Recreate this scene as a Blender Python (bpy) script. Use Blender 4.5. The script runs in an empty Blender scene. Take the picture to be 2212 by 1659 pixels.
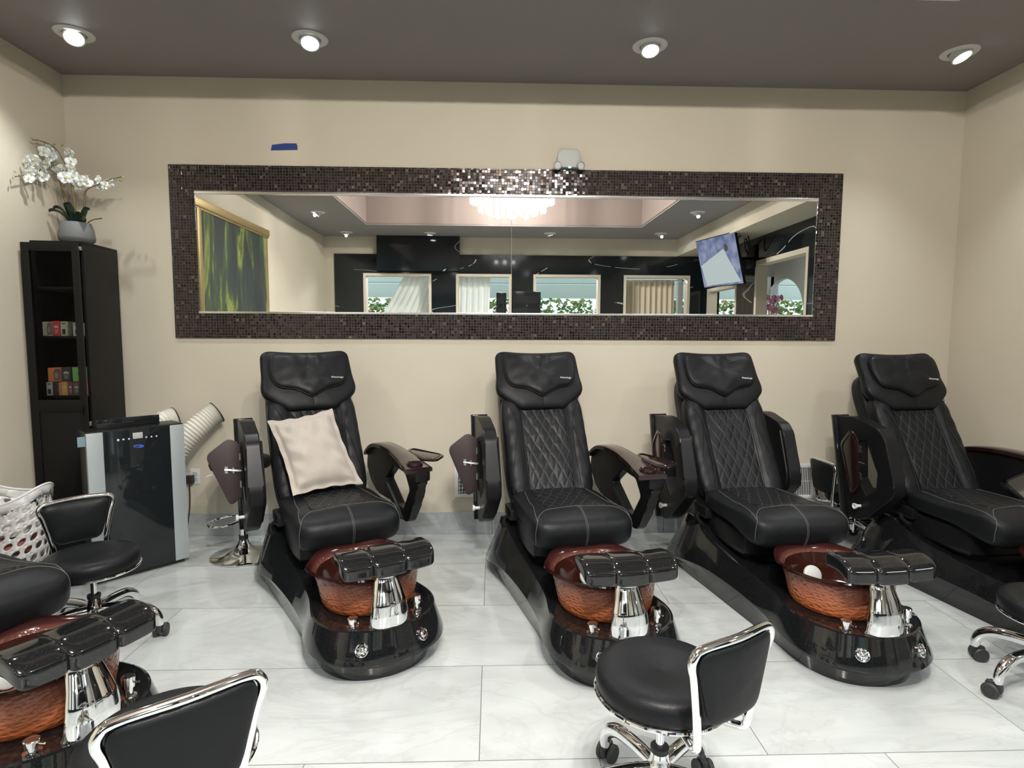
import bpy, bmesh, math, random
from mathutils import Vector, Matrix, noise
random.seed(7)
PI = math.pi
SC = bpy.context.scene
COL = SC.collection

# ------------------------------------------------------------------ camera
F_PX, PITCH, YAW, ROLL, CAM_D, CAM_H = 1257.73, 0.0858, 0.0332, 0.0046, 4.4233, 1.5508
cp, sp, cy, sy = math.cos(PITCH), math.sin(PITCH), math.cos(YAW), math.sin(YAW)
fw = Vector((sy*cp, cy*cp, -sp)); rt = Vector((cy, -sy, 0)); up = rt.cross(fw)
rt2 = rt*math.cos(ROLL) + up*math.sin(ROLL); up2 = up*math.cos(ROLL) - rt*math.sin(ROLL)
cam_data = bpy.data.cameras.new('camera'); cam = bpy.data.objects.new('camera', cam_data); COL.objects.link(cam)
cam.matrix_world = Matrix(((rt2.x, up2.x, -fw.x, 0), (rt2.y, up2.y, -fw.y, -CAM_D), (rt2.z, up2.z, -fw.z, CAM_H), (0, 0, 0, 1)))
cam_data.sensor_fit = 'HORIZONTAL'; cam_data.sensor_width = 36.0; cam_data.lens = 36.0*F_PX/2212
cam_data.clip_start = 0.05; cam_data.clip_end = 200
SC.camera = cam
SC.view_settings.view_transform = 'Standard'; SC.view_settings.look = 'None'
SC.view_settings.gamma = 1; SC.view_settings.use_curve_mapping = False
SC.view_settings.exposure = -0.16

# ------------------------------------------------------------------ world (daylight outside the shop)
w = bpy.data.worlds.new('daylight_fill'); SC.world = w; w.use_nodes = True
wn = w.node_tree; wn.nodes['Background'].inputs[0].default_value = (0.80, 0.92, 1.0, 1); wn.nodes['Background'].inputs[1].default_value = 1.6

# room numbers
XL, XR, HC, YF = -3.07, 3.548, 3.377, -6.89
XM = 4.10                       # marble clad wall on the right, beyond the jog
TX0, TX1, TY0, TY1, TZ = -2.14, 2.55, -1.15, -5.70, 3.95     # ceiling tray
DOWN_POWER, CHAND_POWER, DAY_FILL_POWER = 92.0, 345.0, 380.0

def lamp(name, kind, loc, power, color=(1, 1, 1), size=0.1, target=None, spot=None, blend=0.5, size_y=None):
    d = bpy.data.lights.new(name, kind); d.energy = power; d.color = color
    if kind == 'AREA':
        d.size = size
        if size_y: d.shape = 'RECTANGLE'; d.size_y = size_y
    else: d.shadow_soft_size = size
    if spot: d.spot_size = spot; d.spot_blend = blend
    o = bpy.data.objects.new(name, d); COL.objects.link(o); o.location = loc
    if target is not None:
        o.rotation_euler = (Vector(target)-Vector(loc)).to_track_quat('-Z', 'Y').to_euler()
    return o
# added fill lamps under lobby and side room ceilings, standing in for window light
for lx in (-1.8, 0.0, 1.45, 3.1):
    lamp('daylight_fill', 'AREA', (lx, -9.6, 3.42), DAY_FILL_POWER/4, (0.90, 0.97, 1.0), 1.2, (lx*0.7, -3, 1.2), size_y=0.35)
lamp('daylight_fill', 'AREA', (6.2, -5.5, 3.45), 60, (0.95, 0.97, 1.0), 1.2, (4.5, -4.5, 0.8), size_y=0.5)

# ------------------------------------------------------------------ node helper
class M:
    def __init__(s, name, base=(0.5, 0.5, 0.5), rough=0.5, metal=0.0, **kw):
        s.m = bpy.data.materials.new(name); s.m.use_nodes = True; s.t = s.m.node_tree
        s.p = s.t.nodes['Principled BSDF']
        s.set('Base Color', (*base, 1)); s.set('Roughness', rough); s.set('Metallic', metal)
        for k, v in kw.items(): s.set(k.replace('_', ' '), v)
    def set(s, k, v):
        if isinstance(v, bpy.types.NodeSocket): s.t.links.new(v, s.p.inputs[k])
        else: s.p.inputs[k].default_value = v
    def n(s, typ, out=0, props=None, **inp):
        nd = s.t.nodes.new(typ)
        for k, v in (props or {}).items(): setattr(nd, k, v)
        for k, v in inp.items():
            key = int(k[1:]) if k[0] == 'i' and k[1:].isdigit() else k.replace('_', ' ')
            if isinstance(v, bpy.types.NodeSocket): s.t.links.new(v, nd.inputs[key])
            else: nd.inputs[key].default_value = v
        return nd.outputs[out]
    def math(s, op, a, b=0.0, c=0.0):
        return s.n('ShaderNodeMath', props={'operation': op}, i0=a, i1=b, i2=c)
    def obj(s): return s.n('ShaderNodeTexCoord', 3)
    def geo(s): return s.n('ShaderNodeNewGeometry', 0)
    def uv(s): return s.n('ShaderNodeTexCoord', 2)
    def sep(s, v):
        nd = s.t.nodes.new('ShaderNodeSeparateXYZ'); s.t.links.new(v, nd.inputs[0]); return nd.outputs
    def comb(s, x=0.0, y=0.0, z=0.0): return s.n('ShaderNodeCombineXYZ', i0=x, i1=y, i2=z)
    def noise(s, vec, scale, detail=3.0, rough=0.5, out=0, dist=0.0):
        return s.n('ShaderNodeTexNoise', out, Vector=vec, Scale=scale, Detail=detail, Roughness=rough, Distortion=dist)
    def ramp(s, fac, stops):
        nd = s.t.nodes.new('ShaderNodeValToRGB'); s.t.links.new(fac, nd.inputs[0])
        cr = nd.color_ramp
        while len(cr.elements) < len(stops): cr.elements.new(0.5)
        for e, (p, c) in zip(cr.elements, stops): e.position = p; e.color = (*c, 1) if len(c) == 3 else c
        return nd.outputs[0]
    def mix(s, f, a, b):
        nd = s.t.nodes.new('ShaderNodeMix'); nd.data_type = 'RGBA'
        for k, v in ((0, f), (6, a), (7, b)):
            if isinstance(v, bpy.types.NodeSocket): s.t.links.new(v, nd.inputs[k])
            elif k == 0: nd.inputs[k].default_value = v
            else: nd.inputs[k].default_value = (*v, 1) if len(v) == 3 else v
        return nd.outputs[2]
    def bump(s, h, strength=0.3, dist=0.01):
        s.set('Normal', s.n('ShaderNodeBump', Strength=strength, Distance=dist, Height=h)); return s

def simple(name, base, rough=0.5, metal=0.0, **kw): return M(name, base, rough, metal, **kw).m

# ------------------------------------------------------------------ materials
def mat_wall(name, c):
    a = M(name, c, 0.62); g = a.geo()
    n1 = a.noise(g, 60, 4); n2 = a.noise(g, 1.3, 2)
    col = a.mix(n2, [x*0.95 for x in c], [min(1, x*1.04) for x in c]); a.set('Base Color', col)
    a.bump(n1, 0.12, 0.004); return a.m
MW = mat_wall('beige_paint', (0.495, 0.455, 0.360))
MC = mat_wall('taupe_ceiling_paint', (0.212, 0.195, 0.190))
MTRAY = mat_wall('mauve_tray_paint', (0.24, 0.195, 0.175))

def mat_floor():
    a = M('pale_marble_floor_tile', (0.7, 0.7, 0.7), 0.13); g = a.geo(); x, y, z = a.sep(g)
    row = a.math('FLOOR', a.math('DIVIDE', a.math('ADD', y, 0.5935), 0.61))
    fy = a.math('FRACT', a.math('DIVIDE', a.math('ADD', y, 0.5935), 0.61))
    par = a.math('ABSOLUTE', a.math('MODULO', row, 2.0))     # row A (odd) offset 0, row B offset .44
    off = a.math('MULTIPLY', a.math('SUBTRACT', 1.0, par), 0.44)
    ux = a.math('DIVIDE', a.math('SUBTRACT', a.math('ADD', x, 0.047+10.7), off), 1.07)
    fx = a.math('FRACT', ux); cx = a.math('FLOOR', ux)
    dx = a.math('MULTIPLY', a.math('MINIMUM', fx, a.math('SUBTRACT', 1.0, fx)), 1.07)
    dy = a.math('MULTIPLY', a.math('MINIMUM', fy, a.math('SUBTRACT', 1.0, fy)), 0.61)
    d = a.math('MINIMUM', dx, dy); grout = a.math('LESS_THAN', d, 0.0016)
    cell = a.n('ShaderNodeTexWhiteNoise', 1, Vector=a.comb(cx, row, 0.0))
    vec = a.n('ShaderNodeVectorMath', props={'operation': 'ADD'}, i0=g, i1=a.n('ShaderNodeVectorMath', props={'operation': 'SCALE'}, i0=cell, Scale=9.0))
    rotv = a.n('ShaderNodeMapping', Vector=vec, Rotation=(0, 0, 0.35), Scale=(1.0, 2.6, 1.0))
    warp = a.noise(rotv, 1.1, 4, 0.5, dist=1.0)
    veins = a.noise(rotv, 0.8, 6, 0.62, dist=2.5)
    vline = a.math('ABSOLUTE', a.math('SUBTRACT', veins, 0.5))
    col = a.ramp(warp, [(0.30, (0.345, 0.369, 0.358)), (0.50, (0.400, 0.425, 0.411)), (0.72, (0.450, 0.476, 0.461))])
    vm = a.ramp(vline, [(0.0, (0.86, 0.85, 0.84)), (0.035, (1, 1, 1))])
    mul = a.t.nodes.new('ShaderNodeMix'); mul.data_type = 'RGBA'; mul.blend_type = 'MULTIPLY'; mul.inputs[0].default_value = 0.5
    a.t.links.new(col, mul.inputs[6]); a.t.links.new(vm, mul.inputs[7])
    a.set('Base Color', a.mix(grout, mul.outputs[2], (0.09, 0.09, 0.085)))
    a.set('Roughness', a.math('ADD', a.math('MULTIPLY', grout, 0.5), a.math('ADD', 0.10, a.math('MULTIPLY', warp, 0.10))))
    a.bump(a.math('ADD', a.math('MULTIPLY', grout, -1.0), a.math('MULTIPLY', a.noise(g, 25, 3), 0.02)), 0.25, 0.002)
    return a.m
MF = mat_floor()

def mat_skirt():
    a = M('grey_marble_skirting_tile', (0.5, 0.5, 0.5), 0.16); g = a.geo(); x, y, z = a.sep(g)
    fx = a.math('FRACT', a.math('DIVIDE', a.math('ADD', x, 0.061+12.0), 1.34))
    d = a.math('MINIMUM', fx, a.math('SUBTRACT', 1.0, fx)); gr = a.math('LESS_THAN', d, 0.0015)
    n = a.noise(a.n('ShaderNodeMapping', Vector=g, Rotation=(0, 0.5, 0), Scale=(1, 1, 3.5)), 2.2, 5, 0.6, dist=1.6)
    a.set('Base Color', a.mix(gr, a.ramp(n, [(0.3, (0.27, 0.29, 0.29)), (0.6, (0.37, 0.39, 0.385))]), (0.1, 0.1, 0.1))); return a.m
MSK = mat_skirt()

def mat_mosaic():
    a = M('bronze_glass_mosaic', (0.03, 0.02, 0.017), 0.2); g = a.geo(); x, y, z = a.sep(g); T = 0.0207
    ux = a.math('DIVIDE', a.math('ADD', x, 2.36), T); uz = a.math('DIVIDE', a.math('SUBTRACT', z, 1.51), T)
    fx = a.math('FRACT', ux); fz = a.math('FRACT', uz); cx = a.math('FLOOR', ux); cz = a.math('FLOOR', uz)
    d = a.math('MINIMUM', a.math('MINIMUM', fx, a.math('SUBTRACT', 1.0, fx)), a.math('MINIMUM', fz, a.math('SUBTRACT', 1.0, fz)))
    gr = a.math('LESS_THAN', d, 0.07)
    cell = a.comb(cx, cz, 0.0)
    r1 = a.n('ShaderNodeTexWhiteNoise', 0, Vector=cell); rc = a.n('ShaderNodeTexWhiteNoise', 1, Vector=cell)
    streak = a.noise(a.n('ShaderNodeVectorMath', props={'operation': 'ADD'}, i0=a.n('ShaderNodeMapping', Vector=g, Scale=(3, 1, 1)), i1=a.n('ShaderNodeVectorMath', props={'operation': 'SCALE'}, i0=rc, Scale=20.0)), 70, 2, 0.5)
    base = a.ramp(r1, [(0.0, (0.003, 0.002, 0.002)), (0.40, (0.010, 0.007, 0.006)), (0.75, (0.025, 0.017, 0.0145)), (0.94, (0.050, 0.036, 0.030)), (1.0, (0.16, 0.12, 0.09))])
    st = a.ramp(streak, [(0.55, (0, 0, 0)), (0.72, (0.07, 0.05, 0.04))])
    add = a.t.nodes.new('ShaderNodeMix'); add.data_type = 'RGBA'; add.blend_type = 'ADD'; add.inputs[0].default_value = 1.0
    a.t.links.new(base, add.inputs[6]); a.t.links.new(st, add.inputs[7])
    a.set('Base Color', a.mix(gr, add.outputs[2], (0.048, 0.042, 0.040)))
    a.set('Metallic', a.math('MULTIPLY', a.math('GREATER_THAN', r1, 0.6), 0.35))
    a.set('Roughness', a.math('ADD', 0.10, a.math('MULTIPLY', gr, 0.6)))
    # every tile sits a touch tilted, so some catch the lamps and windows
    off = a.n('ShaderNodeVectorMath', props={'operation': 'SUBTRACT'}, i0=rc, i1=(0.5, 0.5, 0.5))
    off = a.n('ShaderNodeVectorMath', props={'operation': 'MULTIPLY'}, i0=off, i1=(0.13, 0.0, 0.13))
    nrm = a.n('ShaderNodeVectorMath', props={'operation': 'NORMALIZE'}, i0=a.n('ShaderNodeVectorMath', props={'operation': 'ADD'}, i0=a.n('ShaderNodeNewGeometry', 1), i1=off))
    bp = a.n('ShaderNodeBump', Strength=0.4, Distance=0.002, Height=a.math('MULTIPLY', gr, -1.0), Normal=nrm)
    a.set('Normal', bp); return a.m
MMOS = mat_mosaic()

def mat_leather():
    a = M('black_leather', (0.0065, 0.0072, 0.008), 0.38, Specular_IOR_Level=0.15); g = a.obj()
    v = a.n('ShaderNodeTexVoronoi', 0, Vector=g, Scale=420.0); n = a.noise(g, 5.5, 3, 0.5, dist=0.6)
    a.bump(a.math('ADD', a.math('MULTIPLY', v, 0.06), a.math('MULTIPLY', n, 1.1)), 0.35, 0.012)
    a.set('Roughness', a.ramp(a.noise(g, 9, 2), [(0.3, (0.36,)*3), (0.7, (0.46,)*3)])); return a.m
MLE = mat_leather()
def mat_quilt():
    a = M('black_quilted_leather', (0.0065, 0.0072, 0.008), 0.40, Specular_IOR_Level=0.15); wob = a.n('ShaderNodeVectorMath', props={'operation': 'SCALE'}, i0=a.noise(a.obj(), 7.0, 2, 0.5, out=1), Scale=0.034); u, v, _ = a.sep(a.n('ShaderNodeVectorMath', props={'operation': 'ADD'}, i0=a.uv(), i1=wob))
    sx, sv = 0.062, 0.125
    A = a.math('ADD', a.math('DIVIDE', u, sx), a.math('DIVIDE', v, sv)); B = a.math('SUBTRACT', a.math('DIVIDE', u, sx), a.math('DIVIDE', v, sv))
    def line(q):
        f = a.math('FRACT', a.math('ADD', q, 50.0)); return a.math('MINIMUM', f, a.math('SUBTRACT', 1.0, f))
    d = a.math('MINIMUM', line(A), line(B))
    ln = a.math('LESS_THAN', d, 0.022)
    a.set('Base Color', a.mix(a.math('MULTIPLY', ln, 0.22), (0.0065, 0.0072, 0.008), (0.16, 0.16, 0.16)))
    puff = a.math('POWER', a.math('MINIMUM', a.math('MULTIPLY', d, 2.6), 1.0), 0.5)
    n = a.noise(a.obj(), 11, 3, 0.5, dist=1.0)
    a.bump(a.math('ADD', puff, a.math('MULTIPLY', n, 0.8)), 0.30, 0.012); return a.m
MQ = mat_quilt()
def mat_gloss():
    a = M('gloss_black_acrylic', (0.006, 0.0065, 0.007), 0.07, Coat_Weight=0.3, Coat_Roughness=0.03)
    v = a.n('ShaderNodeTexVoronoi', 1, Vector=a.obj(), Scale=700.0)
    s = a.math('GREATER_THAN', a.sep(v)[0], 0.985)
    a.set('Base Color', a.mix(s, (0.006, 0.0065, 0.007), (0.045, 0.045, 0.05))); return a.m
MG = mat_gloss()
MGP = simple('satin_black_plastic', (0.006, 0.006, 0.0065), 0.34, Specular_IOR_Level=0.2)
MCH = simple('chrome', (0.88, 0.89, 0.90), 0.045, 1.0)
MST = simple('brushed_steel', (0.62, 0.62, 0.61), 0.28, 1.0)
MAL = simple('aluminium_strip', (0.85, 0.85, 0.84), 0.22, 1.0)
MTH = simple('grey_thread', (0.07, 0.07, 0.07), 0.7)
MLOGO = simple('silver_lettering', (0.55, 0.55, 0.56), 0.5)
MBUR = M('burgundy_lacquer', (0.013, 0.0055, 0.0055), 0.12, Coat_Weight=0.15).m
MBURM = simple('burgundy_board', (0.024, 0.0125, 0.013), 0.5)
MWH = simple('white_plastic', (0.56, 0.56, 0.545), 0.35)
MGR = simple('grey_plastic', (0.36, 0.38, 0.36), 0.45)
MRUB = simple('black_rubber', (0.018, 0.018, 0.018), 0.55)
MRG = simple('grey_rubber', (0.16, 0.17, 0.17), 0.5)
def mat_bowl():
    a = M('amber_hammered_glass', (0.4, 0.1, 0.04), 0.12, Transmission_Weight=0.06, IOR=1.45, Specular_IOR_Level=0.35)
    g = a.obj(); x, y, z = a.sep(g)
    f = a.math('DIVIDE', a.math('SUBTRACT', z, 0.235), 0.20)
    a.set('Base Color', a.ramp(f, [(0.0, (0.40, 0.105, 0.028)), (0.40, (0.27, 0.09, 0.045)), (0.75, (0.15, 0.058, 0.04)), (0.90, (0.03, 0.008, 0.007)), (1.0, (0.010, 0.002, 0.002))]))  # amber glass; orange glow low down and shaded rim painted into the colour
    v = a.n('ShaderNodeTexVoronoi', 0, {'feature': 'SMOOTH_F1'}, Vector=a.n('ShaderNodeMapping', Vector=g, Scale=(1, 1, 1.6)), Scale=52.0, Smoothness=0.5)
    a.bump(a.math('MULTIPLY', v, a.math('LESS_THAN', f, 0.86)), 0.75, 0.007); return a.m
MBOWL = mat_bowl()
MBIN = M('dark_amber_basin_shade', (0.022, 0.0055, 0.0035), 0.12).m  # added skin inside the glass bowl, its shade put into the colour
def mat_marble():
    a = M('black_veined_marble', (0.01, 0.012, 0.014), 0.09); g = a.geo()
    n = a.noise(a.n('ShaderNodeMapping', Vector=g, Rotation=(0.0, 0.7, 0.0), Scale=(0.35, 0.35, 1.3)), 1.3, 1, 0.3, dist=0.3); l = a.math('ABSOLUTE', a.math('SUBTRACT', n, 0.5))
    n2 = a.noise(g, 3.0, 3); m = a.math('GREATER_THAN', n2, 0.52)
    vein = a.math('MULTIPLY', a.math('LESS_THAN', l, 0.0035), m)
    a.set('Base Color', a.mix(a.math('MULTIPLY', vein, 0.7), (0.007, 0.010, 0.012), (0.45, 0.46, 0.45))); return a.m
MMB = mat_marble()
MGOLD = simple('gilt_frame', (0.36, 0.28, 0.13), 0.4, 0.6)
def mat_painting():
    a = M('green_forest_canvas', (0.05, 0.08, 0.04), 0.7); g = a.geo(); x, y, z = a.sep(g)
    v = a.comb(a.math('MULTIPLY', y, 3.0), a.math('MULTIPLY', z, 0.55), 0.0)
    n = a.noise(v, 1.15, 5, 0.6, dist=0.8); n2 = a.noise(a.comb(a.math('MULTIPLY', y, 30.0), a.math('MULTIPLY', z, 5.0), 0.0), 1.4, 3)
    col = a.ramp(n, [(0.36, (0.010, 0.017, 0.020)), (0.49, (0.022, 0.035, 0.032)), (0.55, (0.06, 0.10, 0.02)), (0.60, (0.30, 0.36, 0.06)), (0.66, (0.10, 0.14, 0.03)), (0.74, (0.02, 0.03, 0.03))])
    a.set('Base Color', a.mix(a.math('MULTIPLY', n2, 0.6), col, (0.02, 0.03, 0.02))); return a.m
MPAINT = mat_painting()
def emis(name, c, s):
    a = M(name, (0, 0, 0), 0.6); a.set('Emission Color', (*c, 1)); a.set('Emission Strength', s); return a.m
MLENS = emis('lit_lamp_lens', (0.93, 0.97, 1.0), 26.0)
MGREEN = emis('green_pilot_light', (0.35, 1.0, 0.75), 3.0)
MMIR = simple('mirror_silver', (0.90, 0.915, 0.905), 0.0, 1.0)
MCAB = simple('black_brown_veneer', (0.0045, 0.0043, 0.0042), 0.5, Specular_IOR_Level=0.25)
MGLASS = M('clear_glass', (0.9, 0.95, 0.93), 0.0, Transmission_Weight=1.0, IOR=1.1).m
MPOT = M('pale_stone_pot', (0.13, 0.14, 0.142), 0.7).bump.__self__.m
MLEAF = simple('dark_green_leaf', (0.012, 0.032, 0.018), 0.42)
MSTEM = simple('orchid_stem', (0.11, 0.085, 0.04), 0.6)
MPET = M('white_orchid_petal', (0.66, 0.70, 0.69), 0.6, Subsurface_Weight=0.0).m
MBUD = simple('green_orchid_bud', (0.20, 0.24, 0.07), 0.6)
MYEL = simple('pale_yellow_flower_centre', (0.50, 0.46, 0.12), 0.6)
MCREAM = None
def mat_cloth(name, c, sc=260, b=0.25):
    a = M(name, c, 0.85, Sheen_Weight=0.15); g = a.obj()
    a.bump(a.math('ADD', a.noise(g, sc, 2), a.math('MULTIPLY', a.noise(g, 14, 3, 0.5, dist=0.5), 1.2)), b, 0.006); return a.m
MCREAM = mat_cloth('cream_linen', (0.30, 0.27, 0.23))
MSIL = simple('silver_painted_panel', (0.33, 0.365, 0.37), 0.42, 0.3)
MBLK = simple('black_glossy_panel', (0.010, 0.012, 0.013), 0.05)
MHOSE = simple('off_white_duct_plastic', (0.56, 0.55, 0.48), 0.5)
MBLUE = simple('blue_painters_tape', (0.012, 0.035, 0.16), 0.7)
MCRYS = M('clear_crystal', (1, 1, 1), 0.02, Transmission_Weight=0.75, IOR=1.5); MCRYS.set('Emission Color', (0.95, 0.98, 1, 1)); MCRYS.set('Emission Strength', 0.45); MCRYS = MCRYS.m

# ------------------------------------------------------------------ mesh helpers
CACHE = {}
def newmesh(name, verts, faces, mat, uvs=None, smooth=True, sharp=35, recalc=True):
    me = bpy.data.meshes.new(name); me.from_pydata([tuple(v) for v in verts], [], faces)
    bm = bmesh.new(); bm.from_mesh(me)
    if recalc: bmesh.ops.recalc_face_normals(bm, faces=bm.faces)
    for f in bm.faces: f.smooth = smooth
    if smooth:
        for e in bm.edges:
            if len(e.link_faces) == 2 and e.calc_face_angle(0) > math.radians(sharp): e.smooth = False
    if uvs:
        uvl = bm.loops.layers.uv.new('UVMap'); bm.verts.ensure_lookup_table()
        for f in bm.faces:
            for l in f.loops: l[uvl].uv = uvs[l.vert.index]
    bm.to_mesh(me); bm.free()
    mats = mat if isinstance(mat, (list, tuple)) else [mat]
    for m_ in mats: me.materials.append(m_)
    return me
class G:
    """geometry buffer: lists of verts / faces; every shape is appended, the buffer becomes one mesh"""
    def __init__(s): s.v = []; s.f = []; s.uv = {}
    def add(s, vs, fs, uv=None):
        b = len(s.v); s.v += [Vector(v) for v in vs]; s.f += [[i+b for i in f] for f in fs]
        if uv:
            for i, u in enumerate(uv): s.uv[b+i] = u
        return s
    def tf(s, fn): s.v = [Vector(fn(v)) for v in s.v]; return s
    def box(s, c, d, bev=0.0, rot=None, seg=2):
        bm = bmesh.new(); bmesh.ops.create_cube(bm, size=1)
        for v in bm.verts: v.co = Vector((v.co.x*d[0], v.co.y*d[1], v.co.z*d[2]))
        if bev > 0: bmesh.ops.bevel(bm, geom=bm.edges[:]+bm.verts[:], offset=min(bev, min(d)*0.45), segments=seg, affect='EDGES', profile=0.6)
        R = rot if rot is not None else Matrix.Identity(3)
        bm.verts.index_update(); s.add([R @ v.co+Vector(c) for v in bm.verts], [[v.index for v in f.verts] for f in bm.faces]); bm.free(); return s
    def bxx(s, x0, x1, y0, y1, z0, z1, bev=0.0):
        return s.box(((x0+x1)/2, (y0+y1)/2, (z0+z1)/2), (abs(x1-x0), abs(y1-y0), abs(z1-z0)), bev)
    def tube(s, pts, r, n=10, closed=False, sm=0, flat=1.0, cap=True):
        P = [Vector(p) for p in pts]; R = r if isinstance(r, (list, tuple)) else [r]*len(P)
        if sm: P, R = smooth_path(P, R, sm, closed)
        N = len(P); rings = []; prev = None
        for i in range(N):
            a = P[(i-1) % N] if (closed or i > 0) else P[i]; b = P[(i+1) % N] if (closed or i < N-1) else P[i]
            t = (b-a).normalized() if (b-a).length > 1e-9 else Vector((0, 0, 1))
            if prev is None:
                u = t.cross(Vector((0, 0, 1)));  u = u if u.length > 0.05 else t.cross(Vector((1, 0, 0)))
            else: u = prev - t*prev.dot(t)
            u.normalize(); prev = u; w_ = t.cross(u)
            rings.append([P[i]+u*(R[i]*math.cos(2*PI*k/n))+w_*(R[i]*flat*math.sin(2*PI*k/n)) for k in range(n)])
        return s.rings(rings, closed, cap)
    def rings(s, rings, closed=False, cap=True):
        n = len(rings[0]); vs = [p for r in rings for p in r]; fs = []; m = len(rings)
        for i in range(m if closed else m-1):
            j = (i+1) % m
            for k in range(n): fs.append([i*n+k, i*n+(k+1) % n, j*n+(k+1) % n, j*n+k])
        if cap and not closed: fs.append(list(range(n))[::-1]); fs.append([(m-1)*n+k for k in range(n)])
        return s.add(vs, fs)
    def lathe(s, prof, c=(0, 0, 0), n=32, rot=None, cap=True):
        rs = []
        for r, z in prof: rs.append([Vector((max(r, 1e-5)*math.cos(2*PI*k/n), max(r, 1e-5)*math.sin(2*PI*k/n), z)) for k in range(n)])
        R = rot if rot is not None else Matrix.Identity(3)
        rs = [[R @ p+Vector(c) for p in r] for r in rs]
        return s.rings(rs, False, cap)
    def prism(s, poly, h0, h1, fn, bev=0.0, hole=None):
        """flat polygon (2d) extruded from h0 to h1; fn(a,b,h)->3d ; optional hole polygon"""
        bm = bmesh.new()
        def loop(pl): 
            vs = [bm.verts.new((p[0], p[1], 0)) for p in pl]; return [bm.edges.new((vs[i], vs[(i+1) % len(vs)])) for i in range(len(vs))]
        es = loop(poly)
        if hole: es += loop(hole); bmesh.ops.triangle_fill(bm, use_beauty=True, edges=es)
        else: bm.faces.new([v for v in bm.verts])
        bmesh.ops.recalc_face_normals(bm, faces=bm.faces)
        r = bmesh.ops.extrude_face_region(bm, geom=bm.faces[:])
        for g_ in r['geom']:
            if isinstance(g_, bmesh.types.BMVert): g_.co.z = 1
        for v in bm.verts: v.co.z = h0+(h1-h0)*v.co.z
        if bev:
            ed = [e for e in bm.edges if len(e.link_faces) == 2 and e.calc_face_angle(0) > 0.9 and abs(e.verts[0].co.z-e.verts[1].co.z) < 1e-6]
            bmesh.ops.bevel(bm, geom=ed, offset=bev, segments=2, affect='EDGES', profile=0.5)
        bm.verts.index_update()
        s.add([fn(*v.co) for v in bm.verts], [[v.index for v in f.verts] for f in bm.faces]); bm.free(); return s
    def pad(s, poly, H, B, fn, p=3.5, nr=9, extra=None, cen=None):
        """cushion grown on a polygon: rings shrink to the centre while the front puffs out by H; B = depth of the flat back"""
        n = len(poly); c = cen or (sum(q[0] for q in poly)/n, sum(q[1] for q in poly)/n)
        vs = []; uv = []; fs = []
        ts = [1-(k/nr)**1.7 for k in range(nr)]
        lev = [(1.0, -B)]+[(1.0, 0.0)]+[(t, 1) for t in ts[1:]]
        for li, (t, q) in enumerate(lev):
            for a, b in poly:
                x = c[0]+(a-c[0])*t; y = c[1]+(b-c[1])*t
                h = q if li < 2 else H*(1-t**p)**(1/p)
                if extra and li >= 2: h += extra(x, y, t)
                vs.append(fn(x, y, h)); uv.append((x, y))
        for li in range(len(lev)-1):
            for k in range(n): fs.append([li*n+k, li*n+(k+1) % n, (li+1)*n+(k+1) % n, (li+1)*n+k])
        hc = H+(extra(c[0], c[1], 0) if extra else 0)
        vs.append(fn(c[0], c[1], hc)); uv.append(c); ci = len(vs)-1; L = (len(lev)-1)*n
        for k in range(n): fs.append([L+k, L+(k+1) % n, ci])
        fs.append(list(range(n))[::-1]); return s.add(vs, fs, uv)
    def sbox(s, fn, n=10, p=6.0):
        """superellipsoid block; fn(a,b,c in -1..1) -> 3d"""
        bm = bmesh.new(); bmesh.ops.create_cube(bm, size=2); bmesh.ops.subdivide_edges(bm, edges=bm.edges[:], cuts=n, use_grid_fill=True)
        vs = []
        for v in bm.verts:
            q = v.co; m_ = (abs(q.x)**p+abs(q.y)**p+abs(q.z)**p)**(1/p); vs.append(fn(q.x/m_, q.y/m_, q.z/m_))
        bm.verts.index_update(); s.add(vs, [[v.index for v in f.verts] for f in bm.faces]); bm.free(); return s
    def mesh(s, name, mat, smooth=True, sharp=35):
        return newmesh(name, s.v, s.f, mat, [s.uv.get(i, (0, 0)) for i in range(len(s.v))] if s.uv else None, smooth, sharp)

def smooth_path(P, R, k, closed=False):
    N = len(P); out = []; ro = []
    segs = N if closed else N-1
    for i in range(segs):
        g = lambda j: P[j % N] if closed else P[max(0, min(N-1, j))]
        p0, p1, p2, p3 = g(i-1), g(i), g(i+1), g(i+2); r1 = R[i % N]; r2 = R[(i+1) % N]
        for j in range(k):
            t = j/k
            out.append(0.5*((2*p1)+(p2-p0)*t+(2*p0-5*p1+4*p2-p3)*t*t+(3*p1-p0-3*p2+p3)*t**3)); ro.append(r1+(r2-r1)*t)
    if not closed: out.append(P[-1]); ro.append(R[-1])
    return out, ro
def rpoly(poly, r, k=5):
    """round the corners of a 2d polygon"""
    out = []; n = len(poly); rr = r if isinstance(r, (list, tuple)) else [r]*n
    for i in range(n):
        p = Vector(poly[i]); a = Vector(poly[i-1]); b = Vector(poly[(i+1) % n])
        da = min(rr[i], (a-p).length*0.48); db = min(rr[i], (b-p).length*0.48)
        A = p+(a-p).normalized()*da; B = p+(b-p).normalized()*db
        for j in range(k+1):
            t = j/k; q = A*(1-t)**2+p*(2*t*(1-t))+B*t*t; out.append((q.x, q.y))
    return out
def densify(poly, d):
    out = []
    for i in range(len(poly)):
        a = Vector(poly[i]); b = Vector(poly[(i+1) % len(poly)]); m = max(1, int((b-a).length/d))
        for j in range(m): q = a.lerp(b, j/m); out.append((q.x, q.y))
    return out
def circ(r, n=40, cx=0, cy=0): return [(cx+r*math.cos(2*PI*k/n), cy+r*math.sin(2*PI*k/n)) for k in range(n)]

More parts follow.
